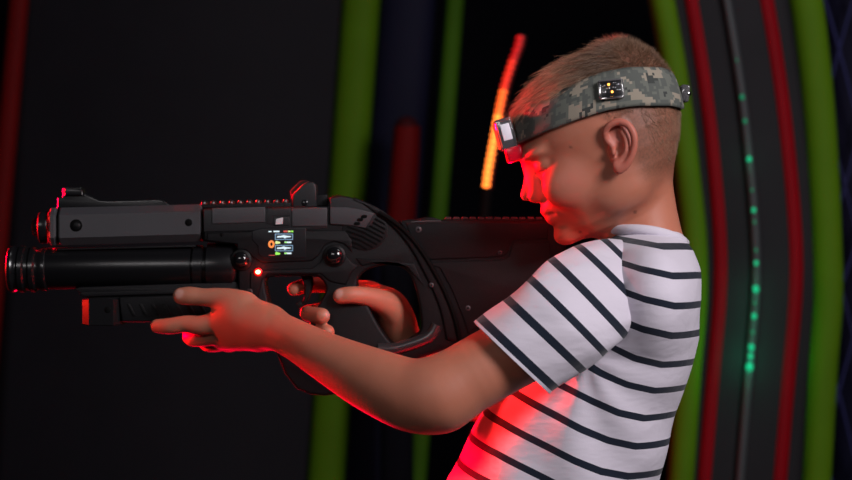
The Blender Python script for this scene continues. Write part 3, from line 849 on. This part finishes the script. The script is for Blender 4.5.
# barrel with its muzzle ring
lathe_x('barrel', [(46, 12), (46, 20.5), (48, 21.5), (192, 21.5), (192.5, 19), (194, 19), (194.5, 22), (203, 22), (203.5, 20), (207, 20), (208, 24), (233, 24), (237, 22), (240, 17), (240, 5)], 268.5, YG, M_barrel, gun, 56, -0.012)
mz = lathe_x('muzzle', [(24, 4), (12, 4), (10, 16), (9.5, 22), (11, 24), (14, 24.5), (17, 22.5), (19, 22.5), (21, 24), (25, 24), (27, 22), (30, 22), (32, 23.6), (36, 23.6), (38, 21.5), (41, 21.5), (43, 22.6), (47, 22.4), (50, 20), (50, 4)], 269.2, YG, M_edge, gun, 48)
# upper tube: eight-sided shroud
def oct_x(name, x0, x1, yt0, yt1, yb0, yb1, half, ch, mat, parent=gun, chx=0.002, chz=None):
    chz = chx if chz is None else chz
    """eight-sided bar: flat side yt..yb (px), chamfers of height ch mm above and below"""
    bm = bmesh.new(); secs = []
    for (x, yt, yb, ins) in ((x0, yt0, yb0, chx), (x0 + chx * 1000, yt0, yb0, 0), (x1 - chx * 1000, yt1, yb1, 0), (x1, yt1, yb1, chx)):
        t = P(x, yt, YG - half); b = P(x, yb, YG - half); h = half / 1000 - ins; c = ch / 1000
        y0 = YG / 1000
        iz = ins and chz
        pr = [(y0 - h, t[2] - iz), (y0 - h + c, t[2] + c - iz), (y0 + h - c, t[2] + c - iz), (y0 + h, t[2] - iz), (y0 + h, b[2] + iz), (y0 + h - c, b[2] - c + iz), (y0 - h + c, b[2] - c + iz), (y0 - h, b[2] + iz)]
        secs.append([bm.verts.new((t[0], y, z)) for y, z in pr])
    bm.faces.new(secs[0]); bm.faces.new(secs[-1])
    for a, b in zip(secs, secs[1:]):
        for k in range(8): bm.faces.new((a[k], a[(k + 1) % 8], b[(k + 1) % 8], b[k]))
    bmesh.ops.recalc_face_normals(bm, faces=bm.faces)
    me = bpy.data.meshes.new(name); bm.to_mesh(me); bm.free()
    return link(name, me, mat, parent, smooth=False)
sh_ = oct_x('shroud', 57.5, 201.5, 215, 211.5, 238, 234, 19, 7.5, M_panel)
disc_y('screw_hole', 76, 225.5, YG - 19.3, 0.0066, 0.003, M_black, sh_); disc_y('screw_hole', 188.5, 222.5, YG - 19.3, 0.0040, 0.003, M_black, sh_)
disc_y('screw', 76.5, 226, YG - 19.4, 0.0042, 0.001, M_plast, sh_)
oct_x('shroud_collar', 48, 55.5, 215, 215, 238, 238, 19, 7.5, M_panel)
oct_x('shroud_core', 54, 60, 217, 217, 236, 236, 16, 6, M_black)
lathe_x('front_cap', [(49, 16), (47, 17), (41, 17), (39.5, 15), (39.5, 10), (36, 10), (33, 8), (32.5, 3)][::-1], 227, YG, M_edge, gun, 24)
G('rod', [(57, 250.5), (57, 248.5), (196, 245), (196, 247)], 14, 0.6, M_plast2)
# front sight and its ramp
G('front_sight', [(57, 211), (57, 197.5), (62, 197), (62, 188), (65, 186.5), (80, 186.5), (84, 193), (91, 195.5), (100, 199.5), (110, 200), (158, 198.5), (162, 199), (171, 206), (172, 211)], 7, 2.4, M_edge, res=4)
G('sight_wing', [(64, 196), (64, 188.5), (82, 188.5), (84, 196)], 10, 2.2, M_edge, res=4)
# hand guard
hg = G('handguard', [(74, 289), (80, 287), (236, 282), (246, 290), (246, 300), (90, 300)], 17, 1.2, M_plast2)
G('handguard_rail', [(79, 294), (82, 291.6), (240, 288), (240, 292), (84, 297)], 20, 1.0, M_plast2)
lb = oct_x('foregrip_block', 81, 121, 299.5, 299.5, 325, 325, 22, 0.8, M_edge, chx=0.0078, chz=0.001)
disc_y('screw_hole', 107.5, 310, YG - 22.3, 0.0035, 0.003, M_black, lb)
fg = G('foregrip', [(119, 297), (240, 294), (240, 318), (226, 322), (122, 322)], 19, 1.5, M_plast2)
for k in range(9):
    x = 127 + k * 12
    G('grip_rib', [(x, 304), (x + 3, 304), (x + 9, 316), (x + 6, 316)], 20.2, 0.6, M_plast, parent=fg)
# receiver frame: one moulding with trigger opening and thumbhole
outer = [(203, 208), (327, 206), (329, 197), (338, 195), (350, 197), (364, 202), (378, 209), (392, 218), (406, 230), (420, 247), (433, 268), (445, 291), (454, 316), (460, 343), (446, 350),
         (420, 358), (392, 372), (350, 392), (325, 396), (310, 394.5), (297, 389), (285, 374), (276, 352), (266, 318), (258, 303), (238, 300), (237, 244), (215, 243), (203, 241)]
trig = [(265, 281), (272, 277), (300, 276), (318, 277), (326, 288), (321, 300), (312, 318), (306, 340), (298, 350), (285, 345), (276, 322), (268, 300)]
thumb = [(357, 284), (364, 272), (380, 266), (398, 266), (410, 275), (417, 295), (421, 318), (420, 331), (411, 338), (402, 344), (392, 343), (380, 328), (366, 302)]
rec = G('receiver', outer, 21, 3.0, M_plast2, holes=(trig, thumb), res=3)
# raised upper side plate that follows the trigger-guard line and the dome round the knob
up = [(207, 233), (260, 231), (325, 230), (345, 231), (352, 240), (352, 252), (344, 244), (334, 241.5), (325, 245), (319, 255), (312, 261), (262, 263), (254, 258), (246, 250), (237, 250), (237, 244), (207, 241)]
G('side_plate', up, 22.6, 1.4, M_plast2)
G('guard_rim', [(262, 270), (312, 268), (320, 262), (326, 254), (345, 254), (352, 262), (358, 266), (352, 272), (346, 285), (330, 282), (321, 274), (268, 274.5), (262, 280), (258, 300), (250, 298), (250, 272)], 22.4, 1.6, M_plast2)
G('lower_side_plate', [(356, 258), (400, 262), (414, 264), (424, 286), (408, 268), (394, 262), (372, 263.5), (362, 266)], 22.4, 1.0, M_plast2)
# upper receiver light panels
pn = [G('receiver_panel', [(203.5, 209), (327, 207), (327, 228), (300, 230), (203.5, 232)], 21.8, 1.0, M_panel2)]
G('receiver_panel', [(212, 208), (265, 207), (265, 222), (212, 224)], 23, 0.6, M_panel)
G('receiver_panel', [(267, 208), (290, 208), (290, 216), (272.5, 216), (272.5, 224), (267, 224)], 22.6, 0.5, M_panel2)
G('receiver_panel', [(292, 208.5), (327, 208), (327, 226), (292, 226.5)], 23, 0.7, M_panel)
G('battery_latch', [(273.5, 217), (289.5, 217), (289.5, 225.5), (273.5, 225.5)], 22.6, 0.5, M_panel2)
G('sticker', [(276, 219), (283, 217.5), (282.5, 224), (275.5, 224.5)], 23.2, 0.2, M_white)
# top rail with teeth
rl = G('top_rail', [(199, 208), (199, 204.5), (292, 202.5), (292, 208)], 11, 0.8, M_plast2)
for k in range(10):
    x = 200.5 + k * 9.05; y = 203.8 - k * 0.2
    G('rail_tooth', [(x, y + 2.4), (x, y - 0.2), (x + 0.5, y - 1.7), (x + 1.5, y - 2.8), (x + 3.0, y - 3.3), (x + 4.6, y - 2.9), (x + 5.6, y - 1.6), (x + 5.8, y + 2.4)], 11, 2.8, M_tooth, parent=rl, res=6)
# rear sight
rsg = G('rear_sight', [(292, 209), (292.5, 194), (303, 183.5), (307, 181.8), (313, 182), (316, 185), (316.8, 209)], 13, 1.8, M_panel2)
G('sight_wing', [(293, 206), (290, 191), (300, 181), (305, 180), (309, 181), (309, 206)], 9, 1.0, M_plast, parent=rsg, yc=YG + 6)
disc_y('sight_screw', 304.6, 203, YG - 13.6, 0.0034, 0.002, M_gloss, rsg)
G('rail_end', [(316, 206), (316, 195), (327, 194.5), (328, 206)], 11, 0.8, M_plast2)
# shoulder cover behind the sight
cv = G('cover', [(329.5, 225), (329.5, 198), (340, 196), (352, 198), (366, 204), (380, 211), (372, 226), (365, 229), (352, 226.5)], 22.4, 1.5, M_panel2)
G('cover_panel', [(330, 224), (330, 207), (346, 207), (360, 209.5), (374, 213.5), (365.5, 228), (352, 225.5)], 23.4, 0.8, M_panel)
for (x, y) in ((364, 216.5), (360, 219.7), (357, 223.6)):
    G('cover_slot', smoothpts([(x - 3.2, y + 0.4), (x - 2, y - 1.4), (x + 2.4, y - 1.5), (x + 3.2, y), (x + 2, y + 1.5), (x - 2.4, y + 1.6)], 4), 23.7, 0.1, M_black, parent=cv)
# speaker vent: slots curving over a round grille
gr = G('vent_grille', smoothpts([(365 + 22.5 * math.cos(a), 229.5 + 21 * math.sin(a)) for a in np.linspace(0, 2 * math.pi, 14)[:-1]], 4), 22.0, 0.8, M_plast2)
for k in range(9):
    t = -1 + 2 * (k + 0.5) / 9; cx_, cy_ = 366 - t * 9.0, 229.5 + t * 17.5
    hl = 19.5 * math.sqrt(max(0.05, 1 - t * t * 0.9))
    o1, o2 = (cx_ - hl * 0.88, cy_ - hl * 0.36), (cx_ + hl * 0.88, cy_ + hl * 0.42)
    G('vent_slot', [(o1[0], o1[1] - 1.0), (cx_, cy_ - 2.0), (o2[0], o2[1] - 0.7), (o2[0] - 0.5, o2[1] + 1.1), (cx_ - 0.5, cy_ + 0.2), (o1[0] - 0.4, o1[1] + 1.0)], 22.35, 0.1, M_black, parent=gr)
# curved spine over the thumbhole, ending in the lower strut
sp = [(352, 196.5), (366, 202), (380, 209), (394, 219), (408, 231), (422, 248), (435, 269), (447, 292), (456, 317), (461, 343)]
spi = [(372, 212), (386, 222), (398, 233), (411, 250), (422, 270), (433, 292), (441, 314), (446, 340)]
G('spine', [tuple(p) for p in smoothpts(sp, 4, False)] + [tuple(p) for p in smoothpts(spi[::-1], 4, False)], 23.5, 2.6, M_plast2, res=3)
gsp = [(382, 209), (396, 218), (410, 230), (424, 247), (437, 268), (449, 291), (458, 316), (463, 340)]
tube('spine_groove', [P(x - 3, y + 3.5, YG - 23.6) for x, y in smoothpts(gsp, 6, False)], 0.0022, M_black, gun, 8)
tube('strut', [P(x, y, YG - 20) for x, y in smoothpts([(378, 349), (392, 349), (405, 346), (420, 341), (431, 335), (437, 325)], 6, False)], 0.0062, pmat('strut_plastic', (0.03, 0.03, 0.032), 0.3, spec=0.8), gun, 16)
# stock
st = G('stock', [(398, 221), (410, 219), (444, 220), (560, 221), (566, 228), (566, 318), (556, 322), (524, 322), (486, 336), (462, 347), (452, 345), (448, 300), (425, 255)], 19, 2.5, M_plast2, res=3)
G('stock_plate', [(406, 223), (530, 222.5), (548, 223), (548, 239), (512, 240), (506, 255), (500, 257), (422, 260), (412, 240)], 20.3, 1.0, M_plast2, parent=st)
G('stock_plate', [(424, 263), (503, 260), (509, 256), (514, 243), (550, 242), (550, 300), (520, 303), (490, 318), (468, 334), (464, 320), (452, 290), (440, 268)], 20.3, 1.0, M_plast2, parent=st)
tube('rail_edge', [P(411, 222, YG - 18), P(425, 221.2, YG - 18), P(441, 221, YG - 18)], 0.0011, M_metal, st, 8)
G('cheek_hump', [(410, 222), (416, 219.5), (425, 217), (432, 217), (440, 219.5), (443, 222)], 12, 1.2, M_plast, parent=st)
tr = G('stock_rail', [(443, 222), (443, 219), (545, 219), (545, 222)], 10, 0.6, M_plast2, parent=st)
for k in range(12):
    x = 445 + k * 8.3
    oct_x('rail_tooth', x, x + 6.2, 218.0, 218.0, 220.5, 220.5, 9, 1.2, M_panel, parent=tr, chx=0.0008)
# screws
for (x, y, r) in ((418.5, 229.5, 3.2), (431.5, 285, 2.6), (468, 308, 2.8), (500, 252.5, 2.2)):
    hl = YG - 23.9 if x == 431.5 else YG - 20.8
    s0 = disc_y('screw', x, y, hl, r / 1000, 0.002, M_panel, gun)
    disc_y('screw_socket', x, y, hl - 0.1, r * 0.55 / 1000, 0.001, M_black, s0)
s0 = disc_y('screw', 249.5, 292, YG - 22.9, 0.0035, 0.002, M_panel2, gun); disc_y('screw_socket', 249.5, 292, YG - 23.0, 0.002, 0.001, M_black, s0)
disc_y('screw', 221.5, 234.8, YG - 22.9, 0.0021, 0.002, M_black, gun)
# knobs
for (x, y, r, cr) in ((241, 260, 8.4, 11), (334.5, 256, 9.2, 11.5)):
    kb = disc_y('knob', x, y, YG - 23.4, cr / 1000, 0.004, M_plast, gun)
    ball('knob_cap', P(x, y, YG - 24), r / 1000, M_gloss, kb, (1, 0.75, 1))
# indicator lamp
il = disc_y('indicator_lamp', 258, 272, YG - 23.4, 0.0044, 0.003, M_redplast, gun)
ball('bulb', P(258, 272, YG - 24.5), 0.0026, M_led_red, il, (1, 0.7, 0.9))
d = bpy.data.lights.new('indicator_glow', 'POINT'); d.energy = 0.012; d.color = (1, 0.03, 0.02); d.shadow_soft_size = 0.002
gl = bpy.data.objects.new('indicator_glow', d); COL.objects.link(gl); gl.location = P(258, 272, YG - 31)
# trigger
G('trigger', [(300, 273), (312, 273), (313, 284), (310, 296), (306, 304), (301, 305), (304, 296), (304, 286)], 7, 2.2, M_plast)
G('trigger_guard_lip', [(296, 304), (301, 301), (304, 306), (299, 309)], 6, 1, M_plast)
# screen with its read-out
sc_ = G('screen', [(252, 231), (262, 228), (306, 228), (306, 258), (264, 258.5), (258, 254), (258, 246), (252, 240)], 23.3, 0.8, pmat('screen_surround', (0.006, 0.006, 0.008), 0.45, spec=0.3))
E_w = emis('screen_white', (0.75, 0.92, 1.0), 1.0); E_b = emis('screen_blue', (0.25, 0.42, 0.62), 0.8); E_g = emis('screen_green', (0.35, 0.95, 0.12), 1.0)
E_o = emis('screen_orange', (1.0, 0.27, 0.06), 1.1); E_r = emis('screen_red', (0.9, 0.12, 0.10), 0.8); E_y = emis('screen_yellow', (0.75, 0.9, 0.35), 1.0); E_k = emis('screen_dark', (0.02, 0.03, 0.04), 0.3)
def rect(name, x0, y0, x1, y1, m, dz=0.0): return G(name, [(x0, y0), (x1, y0), (x1, y1), (x0, y1)], 23.6 + dz, 0.05, m, parent=sc_)
rect('status_text', 268.5, 231.0, 271.6, 232.1, E_w); rect('status_text', 273.5, 230.7, 279.5, 232.2, E_w)
rect('status_bar', 283.5, 230.6, 287.5, 232.2, E_r); rect('status_bar', 288.0, 230.6, 290.5, 232.2, E_y); rect('status_bar', 291, 230.6, 293.2, 232.2, E_g)
for y0 in (233.6, 245.0):
    G('weapon_box', [(275, y0), (293, y0), (293, y0 + 6.2), (275, y0 + 6.2)], 23.6, 0.05, E_b, parent=sc_)
    rect('weapon_box_field', 275.8, y0 + 0.8, 292.2, y0 + 5.4, E_k, 0.1)
    ym = y0 + 3.0
    G('weapon_icon', [(277, ym - 0.5), (281, ym - 0.8), (283.5, ym - 1.6), (286, ym - 1.0), (291, ym - 0.5), (291, ym + 0.5), (287, ym + 0.8), (284.5, ym + 2), (283.5, ym + 0.8), (279, ym + 1.0), (277, ym + 1.0)], 23.8, 0.05, E_w, parent=sc_)
for (y0) in (241.2, 252.2):
    G('ammo_icon', smoothpts([(275.4, y0 + 2.6), (275.8, y0 - 0.2), (277.6, y0), (280.2, y0 + 1.0), (279.5, y0 + 2.4)], 3), 23.6, 0.05, E_g if y0 > 250 else E_y, parent=sc_)
    rect('ammo_text', 284.6, y0 + 0.3, 291.4, y0 + 1.9, E_w); rect('ammo_text', 284.4, y0 + 0.5, 287.0, y0 + 1.7, E_g, 0.1)
ob = [(271.4 + 3.3 * math.cos(a), 244.2 + 3.9 * math.sin(a)) for a in np.linspace(0, 2 * math.pi, 17)[:-1]]
ib = [(271.4 + 1.2 * math.cos(a), 244.2 + 1.7 * math.sin(a)) for a in np.linspace(0, 2 * math.pi, 17)[:-1]]
plate('team_digit', [ob, ib], YG - 23.6, YG - 23.0, 0.05, E_o, sc_)
rect('status_line', 269, 255.0, 275, 255.6, E_r)

# ------------------------------------------------------------------ the arena
M_floor = pmat('arena_floor', (0.02, 0.02, 0.022), 0.8, bscale=60, bump=0.3, var=0.3)
M_wall = pmat('arena_wall', (0.006, 0.006, 0.010), 0.9, spec=0.1, var=0.3)
def fabric(name, col, rough=0.65): return pmat(name, col, rough, spec=0.12, bump=0.5, bscale=700, var=0.18)
M_char = fabric('charcoal_pvc', (0.013, 0.012, 0.016)); M_navy = fabric('navy_pvc', (0.009, 0.009, 0.026)); M_green = fabric('green_pvc', (0.085, 0.185, 0.004))
M_red = fabric('red_pvc', (0.25, 0.001, 0.006)); M_dk = fabric('dark_grey_pvc', (0.020, 0.019, 0.022))
M_darkred = fabric('dark_red_pvc', (0.15, 0.003, 0.003)); M_cable = pmat('grey_sleeve', (0.05, 0.055, 0.06), 0.6)
def box(name, lo, hi, mat, parent=None):
    bm = bmesh.new(); bmesh.ops.create_cube(bm, size=1)
    for v_ in bm.verts: v_.co = Vector([(lo[k] + hi[k]) / 2 + v_.co[k] * (hi[k] - lo[k]) for k in range(3)])
    me = bpy.data.meshes.new(name); bm.to_mesh(me); bm.free()
    return link(name, me, mat, parent, smooth=False)
tag(box('floor', (-3.5, -2.8, -0.05), (3.5, 5.2, 0.0), M_floor), kind='structure')
tag(box('wall_back', (-3.5, 5.0, 0.0), (3.5, 5.1, 3.6), M_wall), kind='structure')
tag(box('wall_left', (-3.5, -2.8, 0.0), (-3.4, 5.0, 3.6), M_wall), kind='structure')
tag(box('wall_right', (3.4, -2.8, 0.0), (3.5, 5.0, 3.6), M_wall), kind='structure')

def ribbon(name, cols, ys, Y, mat, parent):
    """surface hung from the given columns: each column = (px at each of ys, depth offset mm at each)"""
    Vl = []
    for i, py in enumerate(ys):
        for c in cols: Vl.append(P(c[0][i], py, Y + c[1][i]))
    n = len(cols); Fl = []
    for i in range(len(ys) - 1):
        for j in range(n - 1): Fl.append((i * n + j, (i + 1) * n + j, (i + 1) * n + j + 1, i * n + j + 1))
    me = mesh_np(name, Vl, Fl); o = link(name, me, mat, parent)
    sm = o.modifiers.new('s', 'SOLIDIFY'); sm.thickness = 0.012; sm.offset = -1
    return o
def fbox_strip(name, path, halfw, Y, mat, parent, yhalf=30, n=20):
    """inflated tube of elliptical section along px path"""
    pts = smoothpts([P(x, y, Y) for x, y in path], 6, False)
    Vl = []; m = len(pts)
    hw = np.interp(np.linspace(0, 1, m), np.linspace(0, 1, len(halfw)), halfw) if hasattr(halfw, '__len__') else np.full(m, halfw)
    for i, p in enumerate(pts):
        for k in range(n):
            a = 2 * math.pi * k / n
            c_, s_ = math.cos(a), math.sin(a)
            e = 0.8
            Vl.append(p + np.array([hw[i] / 1000 * math.copysign(abs(c_) ** e, c_), yhalf / 1000 * math.copysign(abs(s_) ** e, s_), 0]))
    Fl = []
    for i in range(m - 1):
        for k in range(n): Fl.append((i * n + k, i * n + (k + 1) % n, (i + 1) * n + (k + 1) % n, (i + 1) * n + k))
    me = mesh_np(name, Vl, Fl)
    bm = bmesh.new(); bm.from_mesh(me); bm.verts.ensure_lookup_table()
    bm.faces.new([bm.verts[k] for k in range(n)]); bm.faces.new([bm.verts[(m - 1) * n + k] for k in range(n)])
    bmesh.ops.recalc_face_normals(bm, faces=bm.faces); bm.to_mesh(me); bm.free()
    return link(name, me, mat, parent)

# right: inflatable bunker with a bulging front, red bands and a lit cable
YR = 1500
FL = 240 + ZC / ((2 + YR / 1000) / FPX)     # where the floor is at that depth
ys = np.array([-160, -100, 0, 60, 100, 160, 240, 290, 330, 370, 420, 480, 600, 750, FL - 2])
cx = np.array([700, 708, 727, 737, 743, 749.5, 756.5, 757, 753, 749, 745, 740, 730, 722, 716.0])
yd = np.linspace(ys[0], ys[-1], 60); cd = np.interp(yd, ys, cx)
kern = np.ones(5) / 5; cd = np.concatenate([cd[:2], np.convolve(cd, kern, 'valid'), cd[-2:]])
bunker = thing('inflatable_bunker', 'inflatable arena obstacle behind the boy with red bands and green edges', 'inflatable', (P(745, FL, YR)[0], YR / 1000, 0))
bul = lambda o: 18 * (abs(o) / 75) ** 2
offs = np.linspace(-66, 62, 17)
ribbon('front_panel', [(cd + o, np.full(len(yd), bul(o))) for o in offs], yd, YR, M_dk, bunker)
hb_ = ribbon('back_panel', [(cd + o, np.full(len(yd), 120.0)) for o in (-66, 0, 62)], yd, YR, M_dk, bunker)
ribbon('red_band', [(cd + o - 1.5, np.full(len(yd), bul(o) - 4.0)) for o in (-40.5, -34, -27.5)], yd, YR, M_red, bunker)
ribbon('red_band', [(cd + o, np.full(len(yd), bul(o) - 4.0)) for o in (34, 40.5, 47)], yd, YR, M_red, bunker)
yq = np.array([-160, -60, 0, 60, 120, 180, 240, 300, 360, 420, 480, 600, 750, FL - 12])
cq = np.interp(yq, ys, cx)
lw = np.interp(yq, [0, 240, 480], [-65.5, -63, -59.5]); rw = np.interp(yq, [0, 240, 480], [77.5, 69, 75.0])
fbox_strip('green_tube', list(zip(cq + lw, yq)), [23 * 1.0] * 14, YR + 20, M_green, bunker, 34)
fbox_strip('green_tube', list(zip(cq + rw, yq)), list(np.interp(yq, [0, 240, 480], [31, 28, 27])), YR + 26, M_green, bunker, 36)
cb = tube('cable_sleeve', smoothpts([P(x, y, YR - 12) for x, y in zip(cd[::2], yd[::2])], 3, False), 0.0078, M_cable, bunker, 12)
M_lg = emis('green_led', (0.0, 0.65, 0.28), 0.8)
led_y = [(60, 1.5, 0), (97, 3.4, 1), (121, 3, 1), (159, 3.6, 1), (190, 2, 0), (210, 3.2, 1), (222, 2.2, 0), (250, 2.2, 0), (263, 3.2, 1), (289, 4.6, 1), (303, 2.4, 0), (316, 3.8, 1), (332, 2.8, 0), (347, 4.4, 1), (356, 3.6, 1), (367, 5.6, 1)]
M_lg2 = emis('green_led_dim', (0.0, 0.45, 0.20), 0.45)
for (y, r, bright) in led_y:
    x = float(np.interp(y, yd, cd)); b_ = ball('led', P(x, y, YR - 22), r / 1000 * 1.1, M_lg if bright and r > 3.1 and y > 150 else M_lg2, cb, (1.1, 1, 1.3), seg=12)
for (y, e) in ((160, 0.012), (290, 0.03), (320, 0.02), (352, 0.035), (367, 0.06)):
    d = bpy.data.lights.new('led_glow', 'POINT'); d.energy = e; d.color = (0.0, 1.0, 0.45); d.shadow_soft_size = 0.01
    gl = bpy.data.objects.new('led_glow', d); COL.objects.link(gl); gl.location = P(float(np.interp(y, yd, cd)), y, YR - 45)

# beyond it: navy inflatable wall and blue safety net
YN = 2100; FN = 240 + ZC / ((2 + YN / 1000) / FPX)
nav = thing('inflatable_wall', 'navy inflatable wall at the right edge behind the blue net', 'inflatable', (P(880, FN, YN)[0], YN / 1000, 0))
fbox_strip('navy_tube', [(852, -140), (858, 100), (866, 260), (866, 480), (866, FN - 3)], 75, YN + 60, M_navy, nav, 60)
fbox_strip('navy_tube', [(930, -140), (936, 100), (944, 260), (944, 480), (944, FN - 3)], 90, YN + 60, M_navy, nav, 60)
M_net = pmat('blue_cord', (0.03, 0.035, 0.16), 0.7)
nets = []
x0, x1 = 822, 960
for k in range(-6, 9):
    for sgn in (1, -1):
        pts = []
        for t in np.linspace(0, 1, 26):
            y = -150 + (FN - 30 + 150) * t; x = 890 + k * 34 + sgn * (y - 240) * 0.30 + 7 * math.sin(t * 9 + k)
            if x0 <= x <= x1: pts.append(P(x, y, YN - 60))
        if len(pts) > 2: nets.append(tube('n', pts, 0.0022, M_net, None, 6))
net = join('safety_net', nets); tag(net, 'thin blue diamond safety net hanging in front of the navy wall', 'net')

# left: big charcoal inflatable wall with green and red edges
YL = 2300; FLL = 240 + ZC / ((2 + YL / 1000) / FPX)
lw_ = thing('inflatable_wall', 'large charcoal inflatable wall with green edge tubes behind the blaster', 'inflatable', (P(200, FLL, YL)[0], YL / 1000, 0))
def yl(pairs, y): return float(np.interp(y, [p[1] for p in pairs], [p[0] for p in pairs]))
yy = np.linspace(-160, FLL - 3, 24)
def lin(x0, x480): return [x0 + (x480 - x0) * y / 480 for y in yy]
cols = []
for t in np.linspace(0, 1, 30):
    a = np.array(lin(22, -8)); b = np.array(lin(350, 312)); cols.append((a + (b - a) * t, np.full(len(yy), -40 * math.sin(math.pi * t))))
ribbon('charcoal_panel', cols, yy, YL, M_char, lw_)
ribbon('back_panel', [(np.array(lin(22, -8)), np.full(len(yy), 160.0)), (np.array(lin(350, 312)), np.full(len(yy), 160.0))], yy, YL, M_char, lw_)
fbox_strip('green_tube', list(zip(lin(361, 326), yy)), 19.5 * 2.15, YL + 10, M_green, lw_, 45)
fbox_strip('navy_panel', list(zip(lin(408, 370), yy)), 26 * 2.15 + 6, YL + 40, M_navy, lw_, 45)
fbox_strip('green_tube', list(zip(lin(455, 417), yy)), 9.5 * 2.15, YL + 20, fabric('dark_green_pvc', (0.055, 0.145, 0.006)), lw_, 28)
fbox_strip('red_tube', list(zip(lin(20, -22), yy)), 10.5 * 2.15, YL + 10, M_darkred, lw_, 30)
# red padded post in front of it
YP = 2100
rp = thing('padded_post', 'dark red padded post with rounded top in front of navy panel', 'post', (P(401, 240 + ZC / (4.1 / 2000), YP)[0], YP / 1000, 0))
fbox_strip('pad', [(407, 127), (405, 160), (401, 215), (399, 240), (397, 262)], [27, 29, 30, 30, 30], YP, M_darkred, rp, 30)
fbox_strip('added_black_base', [(397, 263), (397, 400), (397, 600), (397, 240 + ZC / (4.1 / 2000) - 2)], 34, YP, M_wall, rp, 34)  # added black block from the pad down to the floor, ends the red there
cap_ = ball('cap', P(406.5, 128, YP), 0.0255, fabric('dark_cap', (0.05, 0.006, 0.008)), rp, (1.0, 1.05, 0.95))
# vertical light strip behind the face
YS = 1700
ls = thing('light_strip', 'glowing orange red light strip curving upright in front of the face', 'light strip', tuple(P(483, 300, YS)))
path = [(520, 35), (518.5, 44), (512, 62), (505, 84), (499.5, 108), (495.5, 130), (491.5, 152), (488, 172), (486, 188)]
pth = smoothpts([P(x, y, YS) for x, y in path], 8, False)
tube('holder', [p + np.array([0.004, 0.010, 0]) for p in pth] , 0.0085, pmat('strip_backing', (0.12, 0.01, 0.01), 0.5), ls, 10)
tube('stand', [P(487, 186, YS + 12), P(480, 260, YS + 20), P(474, 420, YS + 25), P(468, 240 + ZC / (3.74 / 2000), YS + 30)], 0.010, pmat('strip_stand', (0.006, 0.003, 0.003), 0.8, spec=0.1), ls, 10)
sd = np.concatenate([[0], np.cumsum(np.linalg.norm(np.diff(pth, axis=0), axis=1))]); Lp = sd[-1]
NL = 25
mats = [emis('strip_led_%s' % w_, c, s_) for w_, c, s_ in (('deep', (1.0, 0.01, 0.01), 0.75), ('red', (1.0, 0.03, 0.012), 1.3), ('warm', (1.0, 0.11, 0.015), 2.6), ('orange', (1.0, 0.20, 0.025), 3.6))]
ledm = {}
for k in range(NL):
    t = (k + 0.5) / NL * Lp; p = np.array([np.interp(t, sd, pth[:, j] if hasattr(pth, 'shape') else np.array(pth)[:, j]) for j in range(3)])
    f = k / NL; m = mats[0] if f < 0.14 else mats[1] if f < 0.36 else mats[2] if f < 0.52 else mats[3]
    if m.name not in ledm: ledm[m.name] = ball('led', (0, 0, 0), 0.0068, m, None, (1.1, 0.6, 0.70), seg=12).data; bpy.data.objects.remove(bpy.data.objects[-1] if False else [o for o in COL.objects if o.data == ledm[m.name]][0])
    o = bpy.data.objects.new('led', ledm[m.name]); COL.objects.link(o); o.parent = ls; o.location = Vector(p) - Vector(ls.location)
